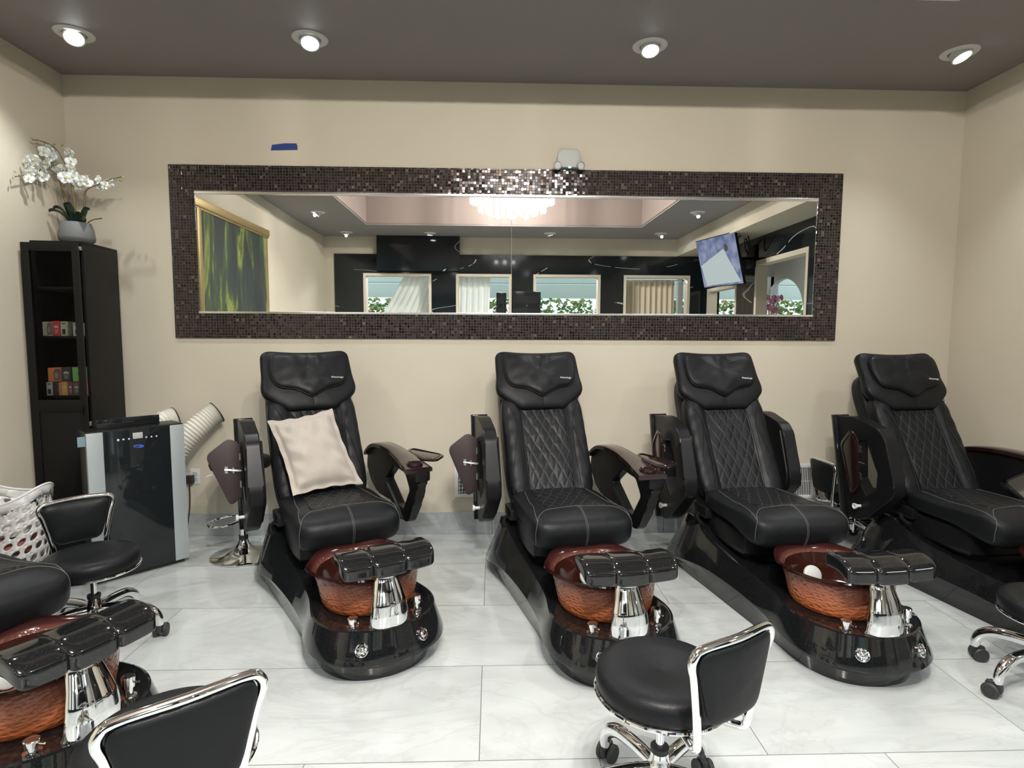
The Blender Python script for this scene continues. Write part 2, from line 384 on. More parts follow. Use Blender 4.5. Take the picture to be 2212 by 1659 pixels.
def link(name, me, parent=None, **props):
    o = bpy.data.objects.new(name, me); COL.objects.link(o)
    if parent is not None: o.parent = parent
    for k, v in props.items(): o[k] = v
    return o
def part(name, parent, g, mat, key=None, smooth=True, sharp=35, label=None):
    """g: G buffer or a function returning one; key caches the mesh for repeats"""
    if key and key in CACHE: me = CACHE[key]
    else:
        if callable(g): g = g()
        me = g.mesh(name, mat, smooth, sharp)
        if key: CACHE[key] = me
    o = link(name, me, parent)
    if label: o['label'] = label
    return o
def thing(name, label, cat, loc=(0, 0, 0), rz=0.0, group=None):
    o = bpy.data.objects.new(name, None); COL.objects.link(o); o.empty_display_size = 0.1
    o.location = loc; o.rotation_euler = (0, 0, rz); o['label'] = label; o['category'] = cat
    if group: o['group'] = group
    return o
def single(name, g, mat, label, cat, group=None, smooth=True, loc=None, rz=0.0, sharp=35):
    o = link(name, g.mesh(name, mat, smooth, sharp)); o['label'] = label; o['category'] = cat
    if group: o['group'] = group
    if loc is not None: o.location = loc
    o.rotation_euler = (0, 0, rz); return o
def struct(name, g, mat, parent=None, smooth=False):
    o = link(name, g.mesh(name, mat, smooth), parent)
    if parent is None: o['kind'] = 'structure'
    return o
def text_geo(txt, size, fn, depth=0.0006):
    cu = bpy.data.curves.new('t', 'FONT'); cu.body = txt; cu.size = size; cu.extrude = depth; cu.resolution_u = 2
    o = bpy.data.objects.new('t', cu); COL.objects.link(o); dg = bpy.context.evaluated_depsgraph_get()
    me = bpy.data.meshes.new_from_object(o.evaluated_get(dg)); bpy.data.objects.remove(o)
    g = G().add([fn(*v.co) for v in me.vertices], [list(p.vertices) for p in me.polygons]); bpy.data.meshes.remove(me); return g
YN = lambda v: (v[0], -v[1], v[2])          # things are drawn with +y towards the viewer, then flipped

# ================================================================== THE ROOM
struct('floor', G().bxx(-5.2, 9.5, -13, 0.0, -0.1, 0.0), MF)
struct('wall_back', G().bxx(-3.25, 3.7, 0.0, 0.15, 0, 4.1), MW)
g = G().prism([(XL, 0.15), (XL, -2.0), (-3.124, -3.61), (-3.198, -5.4), (-3.2, -6.9), (-3.4, -6.9), (-3.4, 0.15)], 0, 4.1, lambda a, b, h: (a, b, h))
struct('wall_left', g, MW)
g = G().bxx(XR, XR+0.15, -2.0, 0.15, 0, 4.1)                        # plain stretch by the chairs
g.bxx(XR+0.15, XM+0.15, -2.0, -1.9, 0, 4.1)                         # jog
g.bxx(XR, XM+0.15, -6.89, -2.0, 3.06, 4.1)                          # bulkhead above the marble
struct('wall_right', g, MW)
# marble cladding on the right with two doorways
g = G().bxx(XM, XM+0.14, -3.13, -2.0, 0, 3.06).bxx(XM, XM+0.14, -4.67, -3.13, 2.70, 3.06).bxx(XM, XM+0.14, -5.35, -4.67, 0, 3.06)
g.bxx(XM, XM+0.14, -6.70, -5.35, 2.42, 3.06).bxx(XM, XM+0.14, -6.89, -6.70, 0, 3.06)
struct('trim_1', g, MMB)
# front wall: beige above, marble below with four openings
g = G().bxx(-3.4, XM+0.3, YF-0.15, YF, 3.05, 4.1).bxx(-3.4, -3.005, YF-0.15, YF, 0, 3.05)
struct('wall_front', g, MW)
ops = [(-2.464, -1.174), (-0.706, 0.36), (0.776, 2.073), (2.523, 3.816)]
g = G(); x = -3.005
for a, b in ops:
    g.bxx(x, a, YF-0.15, YF+0.012, 0, 3.05); g.bxx(a, b, YF-0.15, YF+0.012, 2.69, 3.05); g.bxx(a, b, YF-0.15, YF+0.012, 0, 0.95); x = b
g.bxx(x, XM+0.3, YF-0.15, YF+0.012, 0, 3.05)
struct('trim_2', g, MMB)
struct('trim_3', G().bxx(-2.18, -0.625, YF, YF+0.14, 2.73, HC, 0.004), MMB)
k = 1
for a, b in ops:      # pale reveals round the openings
    g = G(); 
    for x0, x1, z0, z1 in ((a, a+0.05, 0.95, 2.69), (b-0.05, b, 0.95, 2.69), (a+0.05, b-0.05, 2.64, 2.69), (a+0.05, b-0.05, 0.95, 1.0)):
        g.bxx(x0, x1, YF-0.17, YF+0.02, z0, z1)
    struct('window_%d' % k, g, MW); k += 1
g = G().bxx(XM-0.01, XM+0.16, -3.19, -3.13, 0, 2.70).bxx(XM-0.01, XM+0.16, -4.67, -4.60, 0, 2.70).bxx(XM-0.01, XM+0.16, -4.60, -3.19, 2.63, 2.70)
struct('door_1', g, MW)
g = G().bxx(XM-0.01, XM+0.16, -5.41, -5.35, 0, 2.42).bxx(XM-0.01, XM+0.16, -6.70, -6.62, 0, 2.42).bxx(XM-0.01, XM+0.16, -6.62, -5.41, 2.36, 2.42)
struct('door_2', g, MW)
# ceiling with raised tray
g = G()
for x0, x1, y0, y1 in ((-3.4, XM+0.3, TY0, 0.15), (-3.4, TX0, TY1, TY0), (TX1, XM+0.3, TY1, TY0), (-3.4, XM+0.3, YF-0.15, TY1)):
    g.bxx(x0, x1, y0, y1, HC, HC+0.03)
struct('ceiling', g, MC)
g = G().bxx(TX0-0.03, TX0, TY1, TY0, HC+0.02, TZ).bxx(TX1, TX1+0.03, TY1, TY0, HC+0.02, TZ).bxx(TX0, TX1, TY0, TY0+0.03, HC+0.02, TZ).bxx(TX0, TX1, TY1-0.03, TY1, HC+0.02, TZ)
struct('trim_4', g, MTRAY)
struct('trim_5', G().bxx(TX0-0.05, TX1+0.05, TY1-0.05, TY0+0.05, TZ, TZ+0.03), MTRAY)
# skirting tiles along the walls
struct('baseboard_back', G().bxx(XL, XR, -0.011, 0, 0, 0.175, 0.002), MSK)
struct('baseboard_left', G().bxx(XL, XL+0.011, -2.0, -0.011, 0, 0.175, 0.002), MSK)
struct('baseboard_right', G().bxx(XR-0.011, XR, -2.0, -0.011, 0, 0.175, 0.002), MSK)
# rooms behind: front lobby and side room, just shells seen in the mirror
MLOB = mat_wall('pale_lobby_paint', (0.46, 0.43, 0.38))
g = G().bxx(-4.2, 9.3, -10.2, YF-0.15, 3.55, 3.6).bxx(-4.4, -4.2, -10.2, YF-0.15, 0, 3.6)
g.bxx(4.4, 9.3, YF-0.15, -2.0, 3.55, 3.6).bxx(7.0, 7.15, -8.0, -2.0, 0, 3.6).bxx(4.4, 7.1, -2.1, -2.0, 0, 3.6)
struct('wall_lobby', g, MLOB)
# lobby window wall: band above and below the glass
g = G().bxx(-4.3, 9.3, -10.2, -10.05, 3.0, 3.6).bxx(-4.3, 9.3, -10.2, -10.05, 0, 0.7)
for xx in (-4.2, -1.1, 0.55, 2.62, 4.6, 7.0, 9.1): g.bxx(xx, xx+0.12, -10.2, -10.05, 0.7, 3.0)
struct('window_5', g, MWH)
# arched partition of the side room (x = 7)
arc = [(-8.4, 0.0), (-8.4, 1.2)]+[(-9.55-1.05*math.cos(PI-t*PI/16)*-1*-1, 0) for t in []]
pl = [(-11.2, 0.0), (-8.2, 0.0), (-8.2, 3.6), (-11.2, 3.6)]
hole = [(-10.6, 0.9)]+[(-9.6-1.0*math.cos(PI*t/18), 2.05+0.86*math.sin(PI*t/18)) for t in range(19)]+[(-8.6, 0.9)]
struct('wall_side', G().prism(pl, 0, 0.12, lambda a, b, h: (7.0+h, a, b), hole=hole), MLOB)
# outside: pale canopy and planted hedge beyond the glass
MSID = mat_wall('pale_green_white_siding', (0.62, 0.72, 0.66))
struct('wall_outside', G().bxx(-6, 16, -13.3, -13.0, 2.62, 3.02).bxx(-6, 16, -13.25, -13.0, 3.05, 4.6).bxx(-6, 16, -13.25, -13.15, 0, 0.5), MSID)
MHED = M('hedge_leaf', (0.16, 0.30, 0.05), 0.6); MHED.set('Base Color', MHED.ramp(MHED.noise(MHED.obj(), 5, 2), [(0.35, (0.05, 0.16, 0.04)), (0.55, (0.24, 0.36, 0.08)), (0.7, (0.45, 0.22, 0.10))])); MHED = MHED.m
g = G()
for i in range(9000):
    c = Vector((random.uniform(-5, 11), random.uniform(-12.9, -12.3), random.uniform(0.2, 2.55))); a = random.uniform(0, 6.28); b = random.uniform(-1, 1)
    u = Vector((math.cos(a), math.sin(a), b)).normalized()*0.09; v = u.cross(Vector((0.3, 0.7, 0.6))).normalized()*0.05
    g.add([c-u, c-u*0.3+v, c+u, c-u*0.3-v], [[0, 1, 2, 3]])
o = single('hedge', g, MHED, 'green leafy hedge growing outside the lobby windows', 'hedge', smooth=False); o['kind'] = 'stuff'

# ------------------------------------------------------------------ recessed downlights
def gimbal(direction):
    """tilted lamp can with a lens, seen below the trim ring"""
    z = Vector(direction).normalized(); R = z.to_track_quat('Z', 'Y').to_matrix(); return R
def downlight(x, y, tilt, label, aim=(0, -0.1)):
    t = thing('recessed_downlight', label, 'ceiling light', (x, y, HC), 0, 'recessed downlights in the ceiling')
    part('trim_ring', t, lambda: G().lathe([(0.062, 0.004), (0.064, -0.006), (0.072, -0.010), (0.10, -0.009), (0.108, -0.003), (0.110, 0.0), (0.108, 0.004)], n=44), MWH, 'dl_ring')
    R = gimbal(tilt)
    a = part('lamp_can', t, lambda: G().lathe([(0.03, 0.02), (0.056, 0.01), (0.060, -0.028), (0.060, -0.040), (0.052, -0.041), (0.050, -0.034)], n=36, cap=False), MWH, 'dl_can')
    a.rotation_euler = R.to_euler()
    b = part('lens', a, lambda: G().lathe([(0.0, -0.036), (0.050, -0.036), (0.0505, -0.034)], n=32, cap=False), MLENS, 'dl_lens')
    dirv = (R @ Vector((0, 0, -1)))
    p = Vector((x, y, HC))+dirv*0.062
    lamp('downlight_beam', 'SPOT', p, DOWN_POWER, (0.97, 0.985, 1.0), 0.022, p+Vector((aim[0], aim[1], -1.0)), math.radians(120), 0.9)
wallrow = [(-2.575, (-0.25, 0.55, 1)), (-1.141, (-0.10, 0.45, 1)), (0.995, (0.0, 0.35, 1)), (3.015, (-0.25, 0.35, 1))]
pos = ['above the tall black cabinet', 'above the chair with the cream pillow', 'above the right end of the mosaic mirror', 'in the corner above the rightmost chair']
for (x, tl), s in zip(wallrow, pos): downlight(x, -0.585, tl, 'round white tilting downlight in the taupe ceiling '+s, (-0.3 if x > 2 else 0, -0.28))
for x, y, tl, s in ((-2.66, -2.55, (0.5, 0, 1), 'along the left wall'), (3.03, -2.5, (-0.4, 0, 1), 'along the right wall'),
                  (-2.66, -4.71, (0.9, -0.2, 1), 'reflected largest on the left, beside the painting'), (3.06, -4.40, (-0.3, 0.2, 1), 'reflected largest at the right above the television'),
                  (-2.66, -6.45, (0.1, 0.1, 1), 'reflected near the far left corner'), (-1.15, -6.45, (0.05, 0.1, 1), 'reflected above the dark raised marble block'),
                  (1.036, -6.35, (-0.35, 0.1, 1), 'reflected just right of the mirror seam'), (3.04, -6.25, (-0.4, 0.1, 1), 'reflected above the beige curtain opening')):
    downlight(x, y, tl, 'round white downlight in the taupe ceiling '+s, (0.45 if x < -2 else -0.45 if x > 2 else 0, 0.35 if y < -4 else 0.1))

# ------------------------------------------------------------------ chandelier in the tray (seen in the mirror)
t = thing('crystal_chandelier', 'oval tiered chandelier of hanging crystal rods in the ceiling tray', 'chandelier', (0.28, -4.25, TZ))
part('ceiling_plate', t, G().prism([(0.60*math.cos(a*PI/18), 0.36*math.sin(a*PI/18)) for a in range(36)], -0.05, 0, lambda a, b, h: (a, b, h)), MCH, smooth=True)
def rod(n_, rx, ry, ztop, ln, key):
    for i in range(n_):
        a = 2*PI*i/n_
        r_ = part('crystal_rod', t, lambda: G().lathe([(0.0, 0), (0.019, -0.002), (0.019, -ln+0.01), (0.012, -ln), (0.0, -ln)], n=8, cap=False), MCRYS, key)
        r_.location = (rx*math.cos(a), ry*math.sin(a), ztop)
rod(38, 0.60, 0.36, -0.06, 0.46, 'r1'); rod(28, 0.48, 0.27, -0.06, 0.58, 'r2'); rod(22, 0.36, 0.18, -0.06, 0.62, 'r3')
for cx_ in (-0.25, 0.0, 0.25):
    lamp('chandelier_bulb', 'SPOT', (0.28+cx_*.8, -4.25, 3.245), CHAND_POWER/3*1.6, (1.0, 0.98, 0.95), 0.03, (0.28+cx_, -4.2, 0), math.radians(172), 0.75)
    lamp('chandelier_glow', 'POINT', (0.28+cx_*1.6, -4.25+0.42*(1 if cx_ else -1), 3.72), 210, (1.0, 0.93, 0.86), 0.03)

# ------------------------------------------------------------------ mosaic framed wall mirror
t = thing('wall_mirror', 'long wall mirror in a wide dark bronze mosaic tile frame on the beige wall', 'mirror', (0, 0, 0))
X0, X1, Z0, Z1 = -2.350, 2.632, 1.512, 2.762; A0, A1, B0, B1 = -2.172, 2.450, 1.695, 2.575
part('mosaic_frame', t, G().bxx(X0, A0, -0.014, 0, Z0, Z1).bxx(A1, X1, -0.014, 0, Z0, Z1).bxx(A0, A1, -0.014, 0, B1, Z1).bxx(A0, A1, -0.014, 0, Z0, B0), MMOS, smooth=False)
part('mirror_pane', t, G().bxx(A0, 0.137, -0.007, -0.001, B0, B1), MMIR, smooth=False)
part('mirror_pane', t, G().bxx(0.1395, A1, -0.007, -0.001, B0, B1), MMIR, smooth=False)
part('metal_strip', t, G().bxx(A0, A1, -0.018, 0, B1-0.018, B1+0.004, 0.003), MAL)
part('metal_strip', t, G().bxx(A0, A1, -0.018, 0, B0-0.004, B0+0.012, 0.003), MAL)

# ------------------------------------------------------------------ small things on the back wall
g = G().add([(-1.617, -0.0012, 2.873), (-1.425, -0.0012, 2.879), (-1.424, -0.0012, 2.905), (-1.432, -0.0012, 2.926), (-1.515, -0.0012, 2.925), (-1.608, -0.0012, 2.913)], [[0, 1, 2, 3, 4, 5]])
g.add([(-1.617, 0, 2.873), (-1.425, 0, 2.879), (-1.424, 0, 2.905), (-1.432, 0, 2.926), (-1.515, 0, 2.925), (-1.608, 0, 2.913)], [[5, 4, 3, 2, 1, 0]]); b = 0
for i in range(6): g.f.append([i, (i+1) % 6, 6+(i+1) % 6, 6+i])
single('painters_tape', g, MBLUE, 'strip of blue painters tape stuck on the beige wall above the mirror', 'tape', smooth=False)

t = thing('emergency_light', 'grey twin head emergency light on the wall above the mirror', 'emergency light', (0.556, 0, 2.83))
part('housing', t, G().pad(rpoly([(-0.095, -0.062), (0.095, -0.062), (0.088, 0.035), (0.06, 0.072), (-0.06, 0.072), (-0.085, 0.035)], 0.02), 0.012, 0.045, lambda a, b, h: (a, -0.045-h, b), p=6), MGR)
part('pilot_light', t, G().box((0.005, -0.055, -0.062), (0.02, 0.012, 0.008), 0.002), MGREEN)
for s_ in (-1, 1):
    R = Vector((s_*0.35, -1, -0.15)).normalized().to_track_quat('Z', 'Y').to_matrix()
    a = part('lamp_head', t, lambda: G().lathe([(0.0, -0.03), (0.022, -0.028), (0.030, -0.005), (0.031, 0.012), (0.026, 0.013), (0.024, 0.006), (0.0, 0.004)], n=24, cap=False), MGR, 'emh')
    a.location = (s_*0.083, -0.066, -0.052); a.rotation_euler = R.to_euler()
    part('lens', a, lambda: G().lathe([(0.0, 0.008), (0.018, 0.007), (0.022, 0.0065)], n=20, cap=False), MWH, 'eml')

def vent(label, x0, x1, z0, z1, nx, nz):
    t = thing('wall_vent', label, 'vent', ((x0+x1)/2, 0, z0), 0, 'white wall vent grilles'); W2 = (x1-x0)/2; H = z1-z0; b = 0.028
    part('frame', t, G().bxx(-W2, -W2+b, -0.008, 0, 0, H, 0.002).bxx(W2-b, W2, -0.008, 0, 0, H, 0.002).bxx(-W2+b, W2-b, -0.008, 0, 0, b, 0.002).bxx(-W2+b, W2-b, -0.008, 0, H-b, H, 0.002), MWH)
    g = G()
    for i in range(nx): xx = -W2+b+(2*W2-2*b)*(i+0.5)/nx; g.bxx(xx-0.002, xx+0.002, -0.006, -0.001, b, H-b)
    for i in range(nz): zz = b+(H-2*b)*(i+0.5)/nz; g.bxx(-W2+b, W2-b, -0.005, -0.0015, zz-0.0015, zz+0.0015)
    part('grille', t, g, MWH, smooth=False)
    part('duct_backing', t, G().bxx(-W2+b, W2-b, -0.001, 0, b, H-b), MRUB, smooth=False)
vent('white wall vent grille behind the second chair', -0.292, -0.03, 0.290, 0.56, 10, 7)
vent('white slatted wall vent behind the third chair and the small stool', 2.18, 2.535, 0.27, 0.545, 22, 1)
def outlet(label, x, z):
    t = thing('wall_outlet', label, 'outlet', (x, 0, z), 0)
    part('cover_plate', t, G().box((0, -0.003, 0), (0.072, 0.006, 0.118), 0.003), MWH, 'outp')
    for s_ in (-1, 1): part('socket', t, G().box((0, -0.007, s_*0.02), (0.034, 0.003, 0.028), 0.001), MGR, 'outs%d' % s_)
outlet('white wall outlet beside the portable air conditioner', -2.256, 0.462)
outlet('white wall outlet behind the small stool by the fourth chair', 2.80, 0.44)
t = thing('plug_adapter', 'black plug adapter with a cord hanging from the outlet beside the air conditioner', 'plug', (-2.285, -0.03, 0.445))
part('body', t, G().box((0, 0, 0), (0.055, 0.045, 0.06), 0.006), MRUB)
part('cord', t, G().tube([(0, -0.01, -0.03), (0.004, -0.012, -0.10), (0.0, -0.01, -0.18), (-0.004, -0.02, -0.26), (-0.02, -0.05, -0.38), (-0.08, -0.10, -0.435)], 0.0045, 8, sm=4), MRUB)

# ================================================================== PEDICURE CHAIRS  (local: x right, y towards the front, z up; flipped by YN)
BK0 = (-0.225, 0.50); BD = (-0.512, 0.859); BN = (0.859, 0.512)
def BF(a, s, h): return (a, BK0[0]+BD[0]*s+BN[0]*h, BK0[1]+BD[1]*s+BN[1]*h)      # backrest plane: across, up, out

def g_base():
    fl = [(0, -.60, 0), (.20, -.60, 0), (.335, -.53, 0), (.35, -.40, 0), (.345, -.22, 0), (.325, 0, 0), (.30, .30, 0), (.278, .55, 0), (.268, .76, 0), (.245, .87, 0), (.19, .96, 0), (.10, 1.015, 0), (0, 1.032, 0)]
    lip = [(0, -.62, .05), (.22, -.62, .05), (.365, -.56, .045), (.395, -.42, .05), (.405, -.25, .105), (.36, 0, .135), (.318, .30, .13), (.305, .55, .12), (.328, .76, .112), (.312, .90, .108), (.245, 1.015, .105), (.130, 1.085, .102), (0, 1.108, .10)]
    top = [(0, -.50, .30), (.17, -.50, .30), (.27, -.46, .32), (.31, -.37, .36), (.315, -.26, .375), (.292, -.05, .295), (.262, .28, .245), (.262, .55, .238), (.292, .76, .236), (.272, .885, .236), (.208, .98, .236), (.110, 1.040, .236), (0, 1.062, .236)]
    def res(cp):
        P, _ = smooth_path([Vector(p) for p in cp], [0]*len(cp), 5); return P
    F_, L_, T_ = res(fl), res(lip), res(top)
    mid = [a.lerp(b, 0.5)*1.0 for a, b in zip(F_, L_)]
    for i, m_ in enumerate(mid): m_.z = L_[i].z*0.62; m_.x = F_[i].x*0.75+L_[i].x*0.25; m_.y = F_[i].y*0.75+L_[i].y*0.25
    lip2 = [p+Vector((0, 0, 0.006)) for p in L_]
    band = [(a*0.45+b*0.55) for a, b in zip(L_, T_)]
    for i, b_ in enumerate(band): b_.z += 0.0
    T2 = [Vector((p.x*0.97, p.y*0.992, p.z+0.004)) for p in T_]
    T3 = [Vector((p.x*0.93, p.y*0.98, p.z+0.002)) for p in T_]
    rings = []
    for R in (F_, mid, L_, lip2, band, T_, T2, T3):
        full = R+[Vector((-p.x, p.y, p.z)) for p in R[-2:0:-1]]; rings.append(full)
    g = G(); n = len(rings[0]); g.rings(rings, cap=False)
    off = (len(rings)-1)*n; N = len(F_); fs = []
    for lay in (0, off):      # close bottom and deck by bridging left and right halves
        for i in range(N-1):
            a, b = i, i+1; c = (n-b) % n; d = (n-a) % n
            q = [a, b] + ([c] if c != b else []) + ([d] if d != a and d != c else [])
            if len(q) >= 3: fs.append([lay+k for k in q])
    g.f += fs; return g.tf(YN)
def g_carriage():
    g = G().sbox(lambda a, b, c: (a*.255, -.10+b*.36, .37+c*.08), 6, 12)
    g.bxx(-.20, .20, -.42, .20, .235, .34, 0.02)
    g.bxx(-.30, .30, -.30, -.12, .40, .47, 0.015)
    return g.tf(YN)
def g_seat():
    def fn(a, b, c):
        y = .085+b*.335; t = max(0, b); x = a*(.282+.014*t)
        top = .565+.040*t**1.2+.018*(1-a*a)*(1-b*b*.5); bot = .452-.078*t**2
        z = bot+(top-bot)*(c+1)/2
        if b > .45: y += .034*(1-c*c)*(b-.45)/.55
        if c < 0: y -= .02*max(0, b)*(-c)
        z -= .030*max(0, b-.72)/.28*max(0, c)
        z += .006*math.sin(a*9+b*4)*max(0, c)*(1-abs(b))*(1-abs(a))
        return (x, y, z)
    return G().sbox(fn, 20, 6.5).tf(YN)
def g_seat_panel():
    pl = densify(rpoly([(-.155, -.18), (.155, -.18), (.185, .28), (-.185, .28)], .02), .03)
    def fn(a, b, h):
        bb = (b-.085)/.335; t = max(0, bb); aa = a/.285
        z = .565+.040*t**1.2+.018*(1-aa*aa)*(1-bb*bb*.5)-.030*max(0, bb-.72)/.28
        return (a, b, z+h+0.0005)
    return G().pad(pl, .006, .004, fn, nr=5).tf(YN)
def g_seat_seams():
    from mathutils.bvhtree import BVHTree
    me = CACHE['pc_seat']; bv = BVHTree.FromPolygons([Vector(YN(v.co)) for v in me.vertices], [list(p.vertices) for p in me.polygons])
    class SG(G):
        def tube(s, pts, r, n=5, sm=5):
            P, _ = smooth_path([Vector(p) for p in pts], [0]*len(pts), 6); out = []
            for p in P:
                c = Vector((p.x*.75, min(p.y, .16), .50)); d = (p-c).normalized(); h = bv.ray_cast(p+d*.25, -d)
                out.append(h[0]+d*.0006 if h[0] else p)
            return G.tube(s, out, r, n)
    g = SG()
    def zt(a, b):
        bb = (b-.085)/.335; t = max(0, bb); aa = a/.285
        return .567+.040*t**1.2+.018*(1-aa*aa)*(1-bb*bb*.5)-.030*max(0, bb-.72)/.28
    for s in (-.004, .004): g.tube([(s, .30, zt(s, .30)+.004), (s, .36, .598), (s, .404, .580), (s, .436, .545), (s, .448, .50), (s, .444, .46), (s, .43, .41)], .0013, 5, sm=4)
    g.tube([(-.262, .402, .56), (-.245, .372, .588), (-.19, .318, zt(-.19, .315)+.003), (-.10, .300, zt(-.10, .30)+.004), (0, .296, zt(0, .296)+.004), (.10, .300, zt(.1, .3)+.004), (.19, .318, zt(.19, .318)+.003), (.245, .372, .588), (.262, .402, .56)], .0016, 5, sm=5)
    for s in (-1, 1): g.tube([(s*.262, .402, .56), (s*.272, .405, .50), (s*.268, .398, .44)], .0016, 5, sm=4)
    for s in (-1, 1): g.tube([(s*.20, -.17, zt(.2, -.17)), (s*.225, .05, zt(.225, .05)+.001), (s*.235, .20, zt(.235, .2)), (s*.262, .402, .562)], .0018, 5, sm=5)
    return g.tf(YN)
def g_backshell():
    def fn(a, b, c):
        s = .44+b*.52; w_ = .272+(.025 if s > .7 else 0)*(s-.7)/.3
        return BF(a*w_*(1-.10*max(0, b)**3), s, -.100+c*.075-.02*(1-a*a)*(1 if c < 0 else 0))
    return G().sbox(fn, 12, 5).tf(YN)
def g_backrest():
    def fn(a, b, c):
        s = .36+b*.375; x = a*.283; h = .045*c
        if c > 0: h += .030*min(1, max(0, (abs(a)-.50)/.16))*c*(1-max(0, abs(a)-.85)*2.5)-.008*(1-abs(a))
        if c > 0: h += .0035*math.sin(b*22+abs(a)*6)*min(1, max(0, (abs(a)-.5)/.2))
        return BF(x, s, h-.005)
    return G().sbox(fn, 22, 7).tf(YN)
def g_quilt():
    pl = densify(rpoly([(-.147, .0), (.147, .0), (.158, .36), (.152, .66), (-.152, .66), (-.158, .36)], .015), .03)
    ex = lambda x, y, t: .006*noise.noise(Vector((x*11, y*9, 1.3)))*(1-t**4)*2
    return G().pad(pl, .012, .01, lambda a, s, h: BF(a, s, .036+h), nr=10, extra=ex).tf(YN)
def g_backseams():
    g = G()
    for s in (-1, 1):
        g.tube([BF(s*.265, .685, .052), BF(s*.215, .58, .071), BF(s*.185, .48, .073), BF(s*.178, .25, .070), BF(s*.19, .02, .060)], .0022, 6, sm=5)
        g.tube([BF(s*.19, .47, .073), BF(s*.235, .25, .071), BF(s*.262, .03, .045)], .0018, 6, sm=5)
        g.tube([BF(s*.150, .66, .048), BF(s*.158, .36, .050), BF(s*.148, .0, .046)], .0022, 6, sm=5)
    return g.tf(YN)
HOOD = [(-.150, .60), (.150, .60), (.245, .665), (.300, .715), (.312, .765), (.298, .84), (.296, .94), (.290, 1.05), (.10, 1.03), (-.10, 1.03), (-.290, 1.05), (-.296, .94), (-.298, .84), (-.312, .765), (-.300, .715), (-.245, .665)]
PIL = [(-.218, .752), (-.10, .735), (0, .672), (.10, .735), (.224, .762), (.256, .85), (.258, .995), (-.248, .995), (-.254, .85)]
def g_hood():
    pl = densify(rpoly(HOOD, [.02, .02, .03, .03, .04, .08, .1, .07, .2, .2, .07, .1, .08, .04, .03, .03]), .025)
    ex = lambda x, y, t: -.003*math.exp(-((x)/.006)**2)*(1-t**8) if y < .68 else 0
    return G().pad(pl, .048, .085, lambda a, s, h: BF(a, s, .052+h), p=2.8, nr=9, extra=ex, cen=(0, .84)).tf(YN)
def g_pillow():
    pl = densify(rpoly(PIL, [.05, .03, .03, .03, .05, .06, .06, .06, .06]), .02)
    def ex(x, y, t):
        d = (y-.985)*18; k = 1-t**6
        return k*(.015*math.exp(-((x-.045-(.99-y)*.35)/.014)**2)*max(0, min(1, (y-.84)/.12))-.010*math.exp(-((x-.01+(.99-y)*.2)/.016)**2)*max(0, (y-.80)/.2)+.010*noise.noise(Vector((x*13, y*13, 4))))
    return G().pad(pl, .032, .030, lambda a, s, h: BF(a, s, .106+h), p=2.6, nr=12, extra=ex, cen=(0, .87)).tf(YN)
def g_piping():
    g = G(); pl = rpoly(PIL, [.05, .03, .03, .03, .05, .06, .06, .06, .06], 4)
    g.tube([BF(a, s, .107) for a, s in pl], .0035, 6, closed=True)
    g.tube([BF(0, .60, .10), BF(0, .64, .104), BF(0, .675, .104)], .0018, 6); return g.tf(YN)
def g_bowl():
    def rad(ph, r, lipk):
        c = math.cos(ph); s = math.sin(ph); wav = lipk*(.010*math.cos(6*ph+.4)+.016*max(0, math.cos(ph+math.radians(150)))**8+.016*max(0, math.cos(ph-math.radians(-30)))**8*0)
        back = 1.0 if s > 0 else 1.0-.03*abs(s)
        return r*back+wav
    prof_o = [(.0, .237, 0), (.20, .237, 0), (.218, .243, 0), (.228, .265, 0), (.238, .31, 0), (.246, .355, 0), (.254, .395, .3), (.272, .418, 1), (.284, .422, 1)]
    prof_i = [(.282, .430, 1), (.268, .427, 1), (.246, .400, .3), (.238, .355, 0), (.230, .31, 0), (.219, .268, 0), (.205, .252, 0), (.0, .250, 0)]
    rs = []
    for r, z, k in prof_o+prof_i:
        rs.append([Vector((rad(2*PI*i/72, r, k)*math.cos(2*PI*i/72), .70+(.0 if z < .3 else -.02*(z-.3)/.12)+rad(2*PI*i/72, r, k)*math.sin(2*PI*i/72)*.97, z+k*.006*math.cos(6*2*PI*i/72+.4))) for i in range(72)])
    return G().rings(rs, cap=False).tf(YN)
def g_basin_shade():
    rs = []
    for r, z in ((0, .2515), (.19, .2515), (.205, .2545), (.2165, .270), (.2275, .31), (.2355, .355), (.2425, .397)):
        rs.append([Vector((r*(1-.03*max(0, -math.sin(2*PI*i/72)))*math.cos(2*PI*i/72), .70-(.0 if z < .3 else .02*(z-.3)/.12)+r*math.sin(2*PI*i/72)*(.955 if i < 36 else .925), z)) for i in range(72)])
    return G().rings(rs, cap=False).tf(YN)
def g_drain(): 
    R = Vector((0, .9, .45)).normalized().to_track_quat('Z', 'Y').to_matrix()
    return G().lathe([(0, .012), (.036, .010), (.046, .004), (.048, -.006), (0, -.006)], (-.02, .535, .305), 28, R).tf(YN)
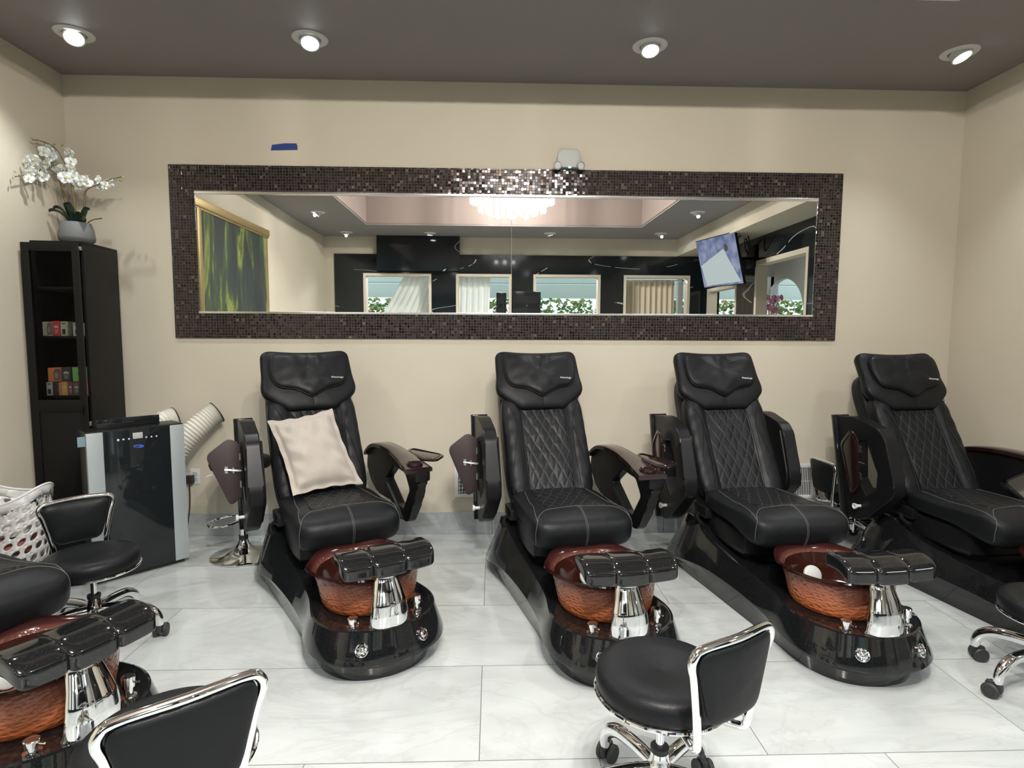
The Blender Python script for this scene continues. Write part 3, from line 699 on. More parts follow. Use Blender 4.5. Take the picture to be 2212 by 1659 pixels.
def g_spout():
    # wide flat horn: sections (y centre, z, half width, half depth)
    sec = [(1.020, .236, .098, .034), (1.024, .250, .093, .031), (1.026, .29, .088, .028), (1.022, .34, .080, .024), (1.005, .39, .067, .021), (.980, .44, .056, .024), (.968, .49, .052, .030)]
    P = []
    for y, z, w_, d in sec: P.append((Vector((0, y, z)), w_, d))
    rs = []
    for i in range(len(P)-1):
        for j in range(5 if i < len(P)-2 else 6):
            t = j/5; a, b = P[i], P[i+1]; c = a[0].lerp(b[0], t); w_ = a[1]+(b[1]-a[1])*t; d = a[2]+(b[2]-a[2])*t
            ring = []
            for k in range(36):
                an = 2*PI*k/36; cx_, sx_ = math.cos(an), math.sin(an); e = 2/2.4
                ring.append(c+Vector((w_*abs(cx_)**e*(1 if cx_ > 0 else -1), d*abs(sx_)**e*(1 if sx_ > 0 else -1)-.018*(abs(cx_)**2)*(w_/.1), 0)))
            rs.append(ring)
    g = G().rings(rs)
    g.tube([(0, .97, .450), (0, .93, .457), (0, .90, .445)], [.03, .026, .022], 14, sm=3, flat=0.7)      # nozzle over the basin
    return g.tf(YN)
def g_footpad(x0, x1, fat=1.0, drop=0.0):
    def fn(a, b, c):
        x = (x0+x1)/2+a*(x1-x0)/2; y = .955+b*.090*fat; zc = .534+.010*(x/.23)**2-drop
        z = zc+c*.034*fat-.034*max(0, b)**2+.012*max(0, -b)*0-.010*max(0, -b)**2
        return (x, y, z)
    return G().sbox(fn, 12, 7).tf(YN)
def g_knob(x, y, h, r):
    g = G().lathe([(0, 0), (r*1.25, 0), (r*1.25, .006), (r*.75, .010), (r*.7, h*.45), (r*1.0, h*.5), (r*1.08, h*.95), (r*.95, h), (0, h)], (x, y, .238), 24, cap=False)
    g.tube([(x+.004, y+.010, .238+h*.72), (x+.014, y+r+.022, .238+h*.78)], [.004, .003], 8); return g.tf(YN)
def g_emblem(s):
    a0 = math.radians(64 if s > 0 else 116); n_ = Vector((math.cos(a0)*.9, math.sin(a0)*.9, .42)).normalized(); c = Vector((.325*math.cos(a0), .765+.325*math.sin(a0), .172))
    R = n_.to_track_quat('Z', 'Y').to_matrix()
    g = G().lathe([(0, -.01), (.029, -.01), (.0295, .003), (.027, .006), (.023, .0055), (.021, .003), (.016, .0035), (.012, .008), (.006, .0095), (0, .0095)], c, 28, R, cap=False)
    for k in range(5):
        an = 2*PI*k/5; g.box(R @ Vector((.0175*math.cos(an), .0175*math.sin(an), .004))+c, (.007, .003, .003), 0, R @ Matrix.Rotation(an, 3, 'Z'))
    return g.tf(YN)
TRAY = [(0, -.145), (.085, -.225), (.21, .085), (.08, .20), (0, .145)]
# --- armrest swung up beside the backrest (drawn on the left, mirrored for the right)
AUP = [(-.665, .985), (-.47, 1.005), (-.26, .955), (-.20, .90), (-.105, .64), (-.10, .555), (-.30, .365), (-.40, .315), (-.50, .315)]
AUH = [(-.44, .84), (-.36, .86), (-.30, .80), (-.245, .68), (-.25, .56), (-.33, .50), (-.42, .60)]
def g_armup(s):
    fn = lambda a, b, h: (s*((.365 if s < 0 else .345)+h), a-(.15 if s > 0 else 0), b)
    g = G().prism(rpoly(AUP, [.015, .03, .025, .025, .03, .03, .03, .02, .02]), 0, .085, fn, .008, hole=AUH if s < 0 else None)
    # raised inner rim
    g.tube([fn(a, b, -.004) for a, b in rpoly([(-.235, .92), (-.13, .64), (-.125, .56), (-.31, .385)], .03)[3:-3]], .009, 8)
    return g.tf(YN)
def g_armup_cap(s):      # burgundy arm top, now along the rear edge
    fn = lambda a, b, h: (s*((.352 if s < 0 else .332)+h), a-(.15 if s > 0 else 0), b)
    return G().prism(rpoly([(-.69, .99), (-.655, .995), (-.50, .30), (-.535, .30)], .008), 0, .115, fn, .004).tf(YN)
def g_armdown():
    out = rpoly([(-.62, .60), (-.60, .71), (-.42, .785), (-.12, .80), (.18, .785), (.385, .77), (.395, .70), (.365, .665), (.31, .56), (.19, .405), (.10, .40), (-.12, .47), (-.38, .46), (-.52, .50)], .03)
    hole = rpoly([(-.20, .60), (-.04, .712), (.16, .705), (.235, .62), (.12, .475), (.02, .475)], .02)
    g = G().prism(out, 0, .058, lambda a, b, h: (.392+h, a, b), .008, hole=hole)
    g.sbox(lambda a, b, c: (.415+a*.048, .345+b*.055, .735+c*.035), 4, 8)
    g.tube([(.372, -.12, .585), (.37, .06, .50), (.372, .16, .43)], .012, 8)
    return g.tf(YN)
def g_armpad():
    top = [(-.60, .705), (-.52, .755), (-.42, .792), (-.27, .812), (-.12, .815), (.05, .808), (.20, .797), (.30, .79), (.405, .782)]
    P, _ = smooth_path([Vector((0, a, b)) for a, b in top], [0]*len(top), 3); rs = []
    for i, p in enumerate(P):
        t = i/(len(P)-1); xi = .365-.06*max(0, (t-.55)/.45); xo = .470; th = .022
        rs.append([Vector((xi, p.y, p.z-th)), Vector((xi, p.y, p.z)), Vector((xi+.008, p.y, p.z+.006)), Vector((xo-.008, p.y, p.z+.006)), Vector((xo, p.y, p.z)), Vector((xo, p.y, p.z-th))])
    return G().rings(rs).tf(YN)
def g_cuphold():
    g = G().lathe([(.028, -.03), (.033, -.028), (.037, .004), (.044, .010), (.048, .008), (.048, -.005)], (.388, .335, .797), 32, cap=False)
    g.lathe([(0, -.024), (.033, -.024)], (.388, .335, .797), 24, cap=False); return g.tf(YN)
def tray_xf(kind):
    if kind == 'down': return lambda a, b, h: (.470+a*.80, .120+b, .790+h)
    if kind == 'open': return lambda a, b, h: (-.425-a*1.05, -.50+h-.02*b, .685+b*1.02+.12*a)
    return lambda a, b, h: (-.482-h, -.365-a*.82-.10*b, .715+b*1.05+.05*a)      # folded flat on the raised arm
def g_tray(kind):
    f = tray_xf(kind); pl = rpoly(TRAY, [.02, .035, .04, .035, .02])
    g = G().prism(pl, 0, .014, f, .003)
    if kind != 'open':
        c = (.085, 0); inner = [(c[0]+(a-c[0])*.84, b*.86) for a, b in pl]
        g.tube([f(a, b, .0145) for a, b in inner], .003, 6, closed=True)
    return g.tf(YN)
def hinge_frame(kind):
    f0 = tray_xf(kind); return (lambda a, b, h: f0(a, b, .012-h)) if kind == 'flat' else f0
def g_hinge(kind, b):
    f = hinge_frame(kind); hh = -.002 if kind == 'down' else .016
    g = G().prism([(-.012, b-.021), (.030, b-.021), (.030, b+.021), (-.012, b+.021)], hh-.002, hh+.002, f)
    for a0 in (-.006, .022): 
        for q in (-.012, .012): g.prism([(a0-.004+.004*math.cos(k*PI/4), b+q+.004*math.sin(k*PI/4)) for k in range(8)], hh+.0005, hh+.0035, f)
    g.tube([f(.007, b-.022, hh+.002), f(.007, b+.022, hh+.002)], .004, 8); return g.tf(YN)
def g_strut(kind):
    f = hinge_frame(kind); g = G().tube([f(-.045, 0, .02), f(.005, 0, .022), f(.03, .001, .022), f(.075, .003, .022), f(.112, .004, .020)], [.005, .005, .0095, .008, .005], 10)
    g.prism([(.094, -.017), (.110, -.017), (.110, .024), (.094, .024)], .014, .020, f).prism([(.060, -.016), (.068, -.016), (.068, .020), (.060, .020)], .014, .021, f); return g.tf(YN)
def g_thumbnut(s):
    R = Vector((s, 0, 0)).to_track_quat('Z', 'Y').to_matrix()
    return G().lathe([(0, 0), (.010, 0), (.010, .028), (.017, .032), (.020, .046), (.013, .047), (.010, .040), (0, .040)], (s*.45, -.375, .42), 20, R, cap=False).tf(YN)
def g_bolt(s):
    R = Vector((0, 1, 0)).to_track_quat('Z', 'Y').to_matrix()
    return G().lathe([(0, 0), (.006, 0), (.006, .004), (0, .005)], (s*(.40 if s < 0 else .385), -.155-(.15 if s > 0 else 0), .755), 12, Vector((0, .95, .3)).to_track_quat('Z', 'Y').to_matrix(), cap=False).tf(YN)
def g_lever(): return G().tube([(-.30, -.20, .42), (-.335, -.15, .40), (-.34, -.08, .385)], [.010, .013, .016], 8, sm=3, flat=.6).tf(YN)
def g_logo():
    from mathutils.bvhtree import BVHTree
    me = CACHE['pc_pil']; bv = BVHTree.FromPolygons([v.co for v in me.vertices], [list(p.vertices) for p in me.polygons])
    nn = Vector((0, -BN[0], BN[1]))
    def put(x, y, z):
        o = Vector(YN(BF(.128+x, .795+y, .25))); h = bv.ray_cast(o, -nn)
        return (h[0] if h[0] else Vector(YN(BF(.128+x, .795+y, .11))))+nn*(.0012+z)
    return text_geo('shiatsulogic', .0185, put)

def pedicure_chair(x, y, rz, label, left, right, dy=0.0):
    t = thing('pedicure_chair', label, 'pedicure chair', (x, y, 0), rz, 'black massage pedicure chairs')
    base = part('base', t, g_base, MG, 'pc_base', sharp=27)
    for s in (-1, 1): part('base_emblem', base, lambda: g_emblem(s), MCH, 'pc_emb%d' % s)
    part('seat_carriage', t, g_carriage, MGP, 'pc_car')
    part('recline_lever', t, g_lever, MGP, 'pc_lev')
    st = part('seat_cushion', t, g_seat, MLE, 'pc_seat', sharp=80)
    part('quilted_panel', st, g_seat_panel, MQ, 'pc_sp', sharp=80, label='diamond quilted seat panel')
    part('stitching', st, g_seat_seams, MTH, 'pc_ss', label='grey stitching')
    part('back_shell', t, g_backshell, MLE, 'pc_bs', sharp=80)
    b = part('backrest', t, g_backrest, MLE, 'pc_back', sharp=80)
    part('quilted_panel', b, g_quilt, MQ, 'pc_q', sharp=80, label='diamond quilted back panel')
    part('piping', b, g_backseams, MLE, 'pc_bseam')
    h = part('headrest', t, g_hood, MLE, 'pc_hood', sharp=60)
    part('head_pillow', h, g_pillow, MLE, 'pc_pil', sharp=70)
    part('piping', h, g_piping, MLE, 'pc_pip')
    part('lettering', h, g_logo, MLOGO, 'pc_logo', smooth=False, label='small silver lettering')
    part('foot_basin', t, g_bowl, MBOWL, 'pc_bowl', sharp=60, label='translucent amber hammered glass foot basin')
    part('basin_shade', t, g_basin_shade, MBIN, 'pc_lin', sharp=60, label='dark brown skin added for the shaded basin inside')
    part('jet_cover', t, g_drain, MGR, 'pc_drain', label='round white jet cover')
    part('spout', t, g_spout, MCH, 'pc_spout', sharp=60, label='chrome waterfall spout')
    fr = part('footrest', t, lambda: g_footpad(-.082, .082, 1.10), MG, 'pc_fr', sharp=70)
    part('foot_pad', fr, lambda: g_footpad(-.216, -.068), MG, 'pc_frl', sharp=70); part('foot_pad', fr, lambda: g_footpad(.068, .216), MG, 'pc_frr', sharp=70)
    part('control_knob', t, lambda: g_knob(-.155, .965, .046, .021), MCH, 'pc_k1', label='short chrome knob')
    part('control_knob', t, lambda: g_knob(.150, .955, .080, .021), MCH, 'pc_k2', label='tall chrome knob')
    for s, mode in ((-1, left), (1, right)):
        if mode == 'none': continue
        if mode == 'down':
            a = part('armrest', t, g_armdown, MGP, 'pc_ad', sharp=22)
            part('arm_top', a, g_armpad, MBUR, 'pc_ap', sharp=40, label='glossy burgundy arm top')
            part('cup_holder', a, g_cuphold, MBUR, 'pc_cup', label='burgundy cup holder')
            if x < 2.5: part('tray', a, lambda: g_tray('down'), MBUR, 'pc_tdown', label='small burgundy side tray')
        else:
            a = part('armrest', t, lambda: g_armup(s), MGP, 'pc_au%d' % s, sharp=22)
            part('arm_top', a, lambda: g_armup_cap(s), MG, 'pc_aut%d' % s, sharp=40)
            part('arm_bolt', a, lambda: g_bolt(s), MRUB, 'pc_bolt%d' % s)
            if s < 0:
                part('thumb_nut', a, lambda: g_thumbnut(s), MWH, 'pc_nut%d' % s)
                part('tray', a, lambda: g_tray(mode), MBURM if mode == 'open' else MBUR, 'pc_t'+mode, label='burgundy side tray')
                [part('tray_hinge', a, lambda: g_hinge(mode, b_), MST, 'pc_h%s%.2f' % (mode, b_), label='metal hinge') for b_ in (-.085, .085)]; part('tray_support', a, lambda: g_strut(mode), MST, 'pc_st'+mode, label='metal folding support')
    return t
R_ = math.radians
pedicure_chair(-.954, -.978, R_(28.8), 'black leather pedicure chair holding a cream pillow, beside the bar stool', 'open', 'down')
pedicure_chair(.425, -.993, R_(10.1), 'black pedicure chair behind the wheeled stool, left tray flipped out and right arm down', 'open', 'down')
pedicure_chair(1.642, -.995, R_(5.6), 'black pedicure chair with both arms raised, second from the right wall', 'flat', 'up')
pedicure_chair(2.933, -1.036, R_(5.3), 'black pedicure chair nearest the right wall, its basin cut off by the photo edge', 'flat', 'down')
pedicure_chair(-2.233, -2.091, R_(63.6), 'black pedicure chair at the left edge, only its seat front and basin showing', 'none', 'none')

# ------------------------------------------------------------------ cream pillow on the first chair
def pillow():
    t = math.radians(28.8); C = Vector((-.954, -.978, 0))
    def L(x, y, z): return C+Vector((x*math.cos(t)+y*math.sin(t), x*math.sin(t)-y*math.cos(t), z))
    TL, TR, BR, BL = L(-.311, -.355, 1.005), L(.104, -.365, 1.066), L(.205, -.085, .640), L(-.205, -.055, .632)
    TL, TR, BR, BL = L(-.305, -.375, 1.005), L(.098, -.385, 1.062), L(.208, -.075, .606), L(-.222, -.035, .596)
    nrm = (TR-TL).cross(BL-TL).normalized(); nrm = nrm if nrm.y < 0 else -nrm
    N = 44; vs = []; fs = []
    def P(u, v, side):
        # pinched edges between the corners, flange all round
        pu, pv = 2*u-1, 2*v-1
        uu = u+(-.045*pu*(1-pv*pv)); vv = v+(-.04*pv*(1-pu*pu))
        q = TL.lerp(TR, uu).lerp(BL.lerp(BR, uu), vv)
        fu = max(0, 1-(abs(pu)/.86)**2.6) if abs(pu) < .86 else 0; fv = max(0, 1-(abs(pv)/.88)**2.6) if abs(pv) < .88 else 0
        h = .075*(fu*fv)**.45+.004
        h += (.016*noise.noise(Vector((u*5, v*5, 2+side)))+.009*math.sin(u*24+5*v)*math.exp(-((v-.18)/.14)**2)+.011*math.sin(v*30-9*u)*math.exp(-((abs(pu)-.72)/.18)**2))*(fu*fv)**.3
        edge = .008*math.sin(u*25)*max(0, abs(pv)-.84)/.16+.008*math.sin(v*27)*max(0, abs(pu)-.82)/.18
        return q+nrm*(h*side*(1 if side > 0 else .5)+edge)
    for side in (1, -1):
        for j in range(N+1):
            for i in range(N+1): vs.append(P(i/N, j/N, side))
    for sd in (0, 1):
        o = sd*(N+1)**2
        for j in range(N):
            for i in range(N):
                a = o+j*(N+1)+i; q = [a, a+1, a+N+2, a+N+1]; fs.append(q if sd else q[::-1])
    n1 = (N+1)**2
    bd = [i for i in range(N+1)]+[(j+1)*(N+1)-1 for j in range(1, N+1)]+[N*(N+1)+i for i in range(N-1, -1, -1)]+[j*(N+1) for j in range(N-1, 0, -1)]
    for k in range(len(bd)): a, b = bd[k], bd[(k+1) % len(bd)]; fs.append([a, b, b+n1, a+n1])
    return G().add(vs, fs)
single('throw_pillow', pillow(), MCREAM, 'cream rectangular pillow with a flanged edge leaning on a black pedicure chair', 'pillow', sharp=70)

# ================================================================== ROLLING STOOLS
def stool(x, y, rz, h, base_rot, label):
    t = thing('rolling_stool', label, 'stool', (x, y, 0), rz, 'black rolling stools with chrome frames')
    # seat (z = h is the upper rim)
    def seat():
        pr = [(.0, -.062), (.198, -.062), (.203, -.056), (.206, -.026), (.202, -.006), (.190, .006), (.165, .014), (.11, .012), (.05, .002), (0, -.003)]
        return G().lathe(pr, (0, 0, 0), 56, cap=False)
    s = part('seat', t, seat, MLE, 'st_seat', sharp=60); s.location.z = h
    r_ = part('seat_ring', t, lambda: G().tube(circ_pts(.203, -.067, 48), .007, 8, closed=True), MCH, 'st_ring'); r_.location.z = h
    m_ = part('seat_plate', t, lambda: G().lathe([(0, -.082), (.05, -.082), (.12, -.070), (.19, -.064)], (0, 0, 0), 32, cap=False).box((0, 0, -.086), (.16, .10, .025), .006), MGP, 'st_plate'); m_.location.z = h
    # back loop (local: back is -y')
    def loop():
        a, b = .165, .255
        pts = [(-.06, -.13, -.090), (-.088, -.20, -.090), (-.100, -.228, -.080), (-.105, -.236, -.050), (-.118, -.242, .03), (-.143, -.252, .14), (-.158, -.257, .185), (-.152, -.260, .212), (-.125, -.262, .226),
               (0, -.275, .231), (.125, -.262, .226), (.152, -.260, .212), (.158, -.257, .185), (.143, -.252, .14), (.118, -.242, .03), (.105, -.236, -.050), (.100, -.228, -.080), (.088, -.20, -.090), (.06, -.13, -.090)]
        return G().tube(pts, .0122, 12, sm=5).tf(YN)
    l = part('back_frame', t, loop, MCH, 'st_loop'); l.location.z = h
    def back():
        pl = densify(rpoly([(-.098, .002), (.098, .002), (.150, .19), (.132, .221), (-.132, .221), (-.150, .19)], [.035]*2+[.03]*4), .02)
        f = lambda a, b, hh: (a, -.247-.045*(b-.04)-.055*(1-(a/.17)**2)*0+hh-.018*(1-(a/.16)**2), b)
        g = G().pad(pl, .034, .010, f, p=2.5, nr=6); g.pad(pl, .012, 0, lambda a, b, hh: f(a, b, -.010-hh), p=3, nr=5); return g.tf(YN)
    b = part('backrest', t, back, MLE, 'st_back', sharp=60); b.location.z = h
    hz = .125
    c = part('gas_column', t, lambda: G().lathe([(.014, 0), (.014, 1)], n=20).lathe([(.03, -.0), (.03, .12), (.022, .13)], n=20), MCH, None); c.data = G().lathe([(.0135, .10), (.0135, h-.09)], n=20).mesh('gas_column', MCH)
    part('column_cover', t, lambda: G().lathe([(0, .115), (.026, .12), (.030, .14), (.040, .165), (.040, .195), (.030, .215), (.027, .238), (.020, .242)], n=24, cap=False), MCH, 'st_hub')
    part('column_collar', t, lambda: G().lathe([(.0135, .240), (.029, .241), (.029, .256), (.0135, .258)], n=24, cap=False), MRUB, 'st_collar')
    for k in range(5):
        a = base_rot+2*PI*k/5
        lg = part('leg', t, lambda: G().tube([(.02, 0, .182), (.08, 0, .184), (.15, 0, .180), (.215, 0, .168), (.262, 0, .138), (.284, 0, .100), (.286, 0, .068)], [.019, .022, .0215, .0215, .021, .019, .0165], 14, sm=5, flat=1.15), MCH, 'st_leg')
        lg.rotation_euler = (0, 0, a)
        cs = part('caster', lg, lambda: caster(), [MRUB, MRG], 'st_cast'); cs.rotation_euler = (0, 0, 0)
        cs.location = (.286, 0, 0); cs.rotation_euler = (0, 0, (0.9, 2.3, 4.0, 5.1, 1.6)[k])
    return t
def circ_pts(r, z, n): return [(r*math.cos(2*PI*k/n), r*math.sin(2*PI*k/n), z) for k in range(n)]
def caster():
    g = G().lathe([(0, .060), (.015, .060), (.016, .078), (0, .078)], (0, 0, 0), 14, cap=False)
    g.sbox(lambda a, b, c: (.012+a*.031, b*.012, .047+c*.024), 3, 5)
    R = Vector((0, 1, 0)).to_track_quat('Z', 'Y').to_matrix()
    for s in (-1, 1): g.lathe([(0, -.010), (.029, -.010), (.033, -.005), (.033, .005), (.029, .010), (.020, .011), (.019, .007), (0, .007)], (.018, s*.022, .033), 22, R, cap=False)
    return g
stool(.530, -2.704, R_(-151.3), .51, .878, 'black round rolling stool with a chrome back loop in front of the second chair')
stool(-1.974, -1.571, R_(45.4), .458, .656, 'black rolling stool in front of the portable air conditioner')
stool(-.815, -3.014, R_(-142), .548, .227, 'nearest black rolling stool at the bottom left, seen from behind its backrest')
stool(2.45, -2.07, R_(-80), .405, .925, 'low black rolling stool at the right edge in front of the last chair')
stool(2.675, -.305, R_(90), .41, .628, 'small black rolling stool by the wall between the last two chairs')

# ------------------------------------------------------------------ bar stool
t = thing('bar_stool', 'chrome pedestal bar stool with a black seat by the wall behind the folded tray', 'bar stool', (-1.735, -.41, 0))
part('base', t, G().lathe([(0, .004), (.215, .004), (.217, .009), (.20, .016), (.13, .034), (.06, .062), (.035, .095), (.030, .12)], n=56, cap=False), MCH, sharp=60)
part('collar', t, G().lathe([(0, .12), (.030, .12), (.030, .15), (0, .15)], n=24, cap=False), MRUB)
part('column', t, G().lathe([(.026, .15), (.026, .50), (.020, .505), (.020, .62)], n=28), MCH)
part('footrest_loop', t, G().tube([(-.02, .02, .27), (-.10, .075, .262), (-.19, .055, .245), (-.225, -.02, .235), (-.17, -.10, .235), (-.07, -.10, .245), (-.01, -.03, .255)], .008, 10, sm=6), MCH)
part('seat', t, G().lathe([(0, .615), (.15, .615), (.19, .63), (.20, .66), (.185, .69), (.12, .70), (0, .695)], n=40, cap=False), MLE, sharp=60)
part('height_lever', t, G().tube([(-.03, -.02, .61), (-.13, -.07, .60), (-.19, -.10, .585)], .006, 8, sm=3), MCH)

# ================================================================== PORTABLE AIR CONDITIONER
acx, acy = -2.055, -.515; u = Vector((-.365, -.390, 0)).normalized(); nrm = Vector((-u.y, u.x, 0)); nrm = nrm if nrm.y < 0 else -nrm
t = thing('portable_air_conditioner', 'tall black and silver portable air conditioner standing by the cabinet', 'air conditioner', (acx, acy, 0))
def AC(a, b, h): return Vector((0, 0, 0))+u*a+nrm*b+Vector((0, 0, h))
def acbox(a0, a1, b0, b1, z0, z1, bev=.006):
    g = G().bxx(a0, a1, b0, b1, z0, z1, bev); return g.tf(lambda v: AC(v.x, v.y, v.z))
part('body', t, acbox(.004, .534, -.20, -.012, .035, .935, .012), MGP)
part('side_trim', t, acbox(.0, .085, -.03, .0, .03, .943, .004), MSIL, label='silver vertical front strip'); part('side_trim', t, acbox(.455, .54, -.03, .0, .03, .943, .004), MSIL, label='silver vertical front strip')
part('front_panel', t, acbox(.085, .455, -.03, -.002, .03, .944, .002), MBLK, label='glossy black front panel')
part('top_cover', t, acbox(.002, .538, -.20, -.005, .930, .950, .006), MGP)
part('air_flap', t, acbox(.107, .456, -.13, -.115, .955, 1.008, .003), MBLK)
g = acbox(.107, .456, -.19, -.115, .950, .960, .002)
for a in (.107, .22, .335, .450): g.v += []; b = acbox(a, a+.006, -.19, -.13, .955, 1.0, .001); g.add(b.v, b.f)
part('air_outlet', t, g, MGP)
part('display', t, acbox(.243, .298, -.002, .0005, .882, .920, .001), MGR, label='small grey display')
for a, z, r in ((.377, .885, .0075), (.349, .886, .006), (.319, .885, .0055), (.223, .884, .0055), (.194, .883, .0055), (.165, .883, .0055)):
    R = nrm.to_track_quat('Z', 'Y').to_matrix(); part('button', t, G().lathe([(0, 0), (r, 0), (r*.8, .0025), (0, .003)], AC(a, -.001, z), 14, R, cap=False), MWH)
g = G().prism([(.030*math.cos(k*PI/12), .011*math.sin(k*PI/12)) for k in range(24)], 0, .0012, lambda a, b, h: AC(.268+a, -.0015+h, .832+b+.10*a))
part('badge', t, g, simple('blue_badge', (.03, .09, .42), .4), label='small blue oval badge')
part('badge_lettering', t, G().prism([(.014*math.cos(k*PI/8)+.008, .006*math.sin(k*PI/8)) for k in range(16)], .0012, .0018, lambda a, b, h: AC(.268+a, -.0015+h, .832+b)), MRUB)
part('foot', t, acbox(.02, .52, -.19, -.03, 0, .035, .004), MRUB)
part('tape_flag', t, acbox(.540, .578, -.03, -.028, .865, .925, 0), simple('pale_blue_tape', (.16, .24, .27), .6), label='piece of pale blue tape', smooth=False)
def duct(label, pts, r, grp='off-white flexible exhaust ducts', segs=60):
    P, _ = smooth_path([Vector(p) for p in pts], [0]*len(pts), 24); rr = [r*(1.0+.075*math.cos(i*PI*.5)) for i in range(len(P))]
    t = thing('exhaust_duct', label, 'duct', pts[-1], 0, grp); g = G().tube(P, rr, 28, cap=False); g.tf(lambda v: v-Vector(pts[-1]))
    part('hose', t, g, MHOSE, sharp=80)
    d = (P[-1]-P[-2]).normalized().to_track_quat('Z', 'Y').to_matrix()
    part('end_ring', t, G().tube([d @ Vector(q) for q in circ_pts(r*1.05, 0, 28)], .004, 6, closed=True), MRUB)
duct('ribbed off-white exhaust duct rising on the right behind the air conditioner', [(-2.30, -.30, .60), (-2.235, -.26, .735), (-2.16, -.20, .84), (-2.08, -.13, .93), (-2.035, -.09, .965)], .078)
duct('ribbed off-white exhaust duct peeking over the top of the air conditioner', [(-2.56, -.30, .62), (-2.47, -.24, .80), (-2.40, -.16, .90), (-2.34, -.09, .925)], .072)

# ================================================================== TALL CABINET
CR = R_(4.65); CO = Vector((-2.735, -.025, 0))
def CB(v): return (CO.x+v[0]*math.cos(CR)-v[1]*math.sin(CR)*-1*-1, CO.y+v[0]*math.sin(CR)*-1*-1+v[1]*math.cos(CR), v[2])
t = thing('display_cabinet', 'tall narrow black-brown cabinet with a glass door in the left corner', 'cabinet', CO, CR)
CW, CD, CH = .325, .405, 2.128
def cb(x0, x1, y0, y1, z0, z1, bev=.002): return G().bxx(x0, x1, y0, y1, z0, z1, bev)
part('side_panel', t, cb(-.018, 0, -CD, 0, 0, CH), MCAB); part('side_panel', t, cb(-CW, -CW+.018, -CD, 0, 0, CH), MCAB)
part('top_panel', t, cb(-CW, 0, -CD, 0, CH, CH+.018), MCAB); part('back_panel', t, cb(-CW, 0, -.008, 0, 0, CH, 0), MCAB); part('plinth', t, cb(-CW+.018, -.018, -CD+.02, -.01, 0, .07), MCAB)
for z in (.40, .78, 1.105, 1.505, 1.83): part('shelf', t, cb(-CW+.018, -.018, -CD+.015, -.01, z, z+.018), MCAB)
DY0, DY1 = -CD-.048, -CD-.028
d = part('door', t, cb(-CW-.026, -CW+.022, DY0, DY1, .06, CH).bxx(-.047, -.008, DY0, DY1, .06, CH, .002).bxx(-CW+.022, -.047, DY0, DY1, CH-.055, CH, .002).bxx(-CW+.022, -.047, DY0, DY1, 1.02, 1.10, .002).bxx(-CW+.022, -.047, DY0+.006, DY1, .06, 1.02, .002), MCAB)
part('door_pane', d, cb(-CW+.022, -.047, DY0+.008, DY0+.012, 1.10, CH-.055, 0), M('tinted_door_glass', (.70, .72, .70), 0.0, Transmission_Weight=1.0, IOR=1.12).m, label='dark glass pane')
part('hinge', d, cb(-.018, -.006, DY1, -CD+.002, 2.085, 2.11), MST); part('hinge', d, cb(-.018, -.006, DY1, -CD+.002, .92, .95), MST)
part('handle', d, cb(-.036, -.026, DY0-.012, DY0, 1.00, 1.06), MGP)
# boxes on the shelves
def hexc(r, g_, b): return (r, g_, b)
MBW = simple('white_print', (.62, .62, .60), .6)
def carton(x0, x1, z0, h, col, label, kind='logo', tilt=0.0, dep=.09, y=-CD+.035):
    m_ = simple('carton_'+label.split()[0]+'_'+label.split()[1], tuple(min(.8, c_*1.35) for c_ in col), .5); cxm = (x0+x1)/2
    p = Matrix.Rotation(CR, 3, 'Z') @ Vector((cxm, y, z0)) + CO
    tt = thing('product_carton', label, 'carton', p, CR+tilt, 'small product cartons in the cabinet'); w2 = (x1-x0)/2
    part('box', tt, G().bxx(-w2, w2, 0, dep, 0, h, .0015), m_)
    g = G()
    if kind == 'logo':      # domed animal-like mark over lines of print
        g.prism([(.30*w2*2*(math.cos(k*PI/10)), h*.58+.13*h*math.sin(k*PI/10)) for k in range(11)]+[(-.18*w2*2, h*.52), (0, h*.57), (.2*w2*2, h*.50)], 0, .0006, lambda a, b, hh: (a, -hh-.0002, b))
        for k, (zz, wd) in enumerate(((.42, .55), (.34, .4), (.28, .5), (.2, .35))): g.bxx(-w2*wd, w2*wd, -.0008, -.0002, h*zz, h*zz+.0022)
        part('print', tt, g, MBW, smooth=False)
    elif kind == 'photo':      # plain left strip, dark portrait area on the right
        g.prism([(-w2*.05, h*.08), (w2*.96, h*.08), (w2*.96, h*.94), (w2*.1, h*.92), (-w2*.15, h*.6)], 0, .0006, lambda a, b, hh: (a, -hh-.0002, b)); part('picture', tt, g, simple('sepia_picture', (.17, .14, .12), .6), smooth=False)
        g = G().prism([(w2*.35+w2*.28*math.cos(k*PI/8), h*.45+h*.22*math.sin(k*PI/8)) for k in range(16)], .0006, .001, lambda a, b, hh: (a, -hh-.0002, b)); part('face_print', tt, g, simple('grey_print', (.34, .31, .29), .6), smooth=False)
    elif kind == 'dark':
        for zz, wd in ((.86, .75), (.80, .5)): g.bxx(-w2*wd, w2*wd, -.0008, -.0002, h*zz, h*zz+.004)
        g.bxx(-w2*.55, w2*.5, -.0008, -.0002, h*.12, h*.48); part('print', tt, g, simple('dark_print', (.04, .045, .06), .6), smooth=False)
def cxl(x): return x+2.735        # to cabinet coordinates
S1, S2 = 1.523, 1.123
carton(-.300, -.240, S1, .095, (.40, .38, .33), 'cream carton with a face picture, far left on the upper shelf', 'photo')
carton(-.238, -.193, S1, .100, (.42, .035, .05), 'red carton with a white mark on the upper shelf', tilt=.06)
carton(-.190, -.148, S1, .097, (.50, .48, .38), 'cream carton with dark print, tilted, on the upper shelf', 'dark', tilt=-.12)
carton(-.140, -.118, S1, .092, (.10, .095, .085), 'dark narrow carton beside the white carton on the upper shelf', 'none')
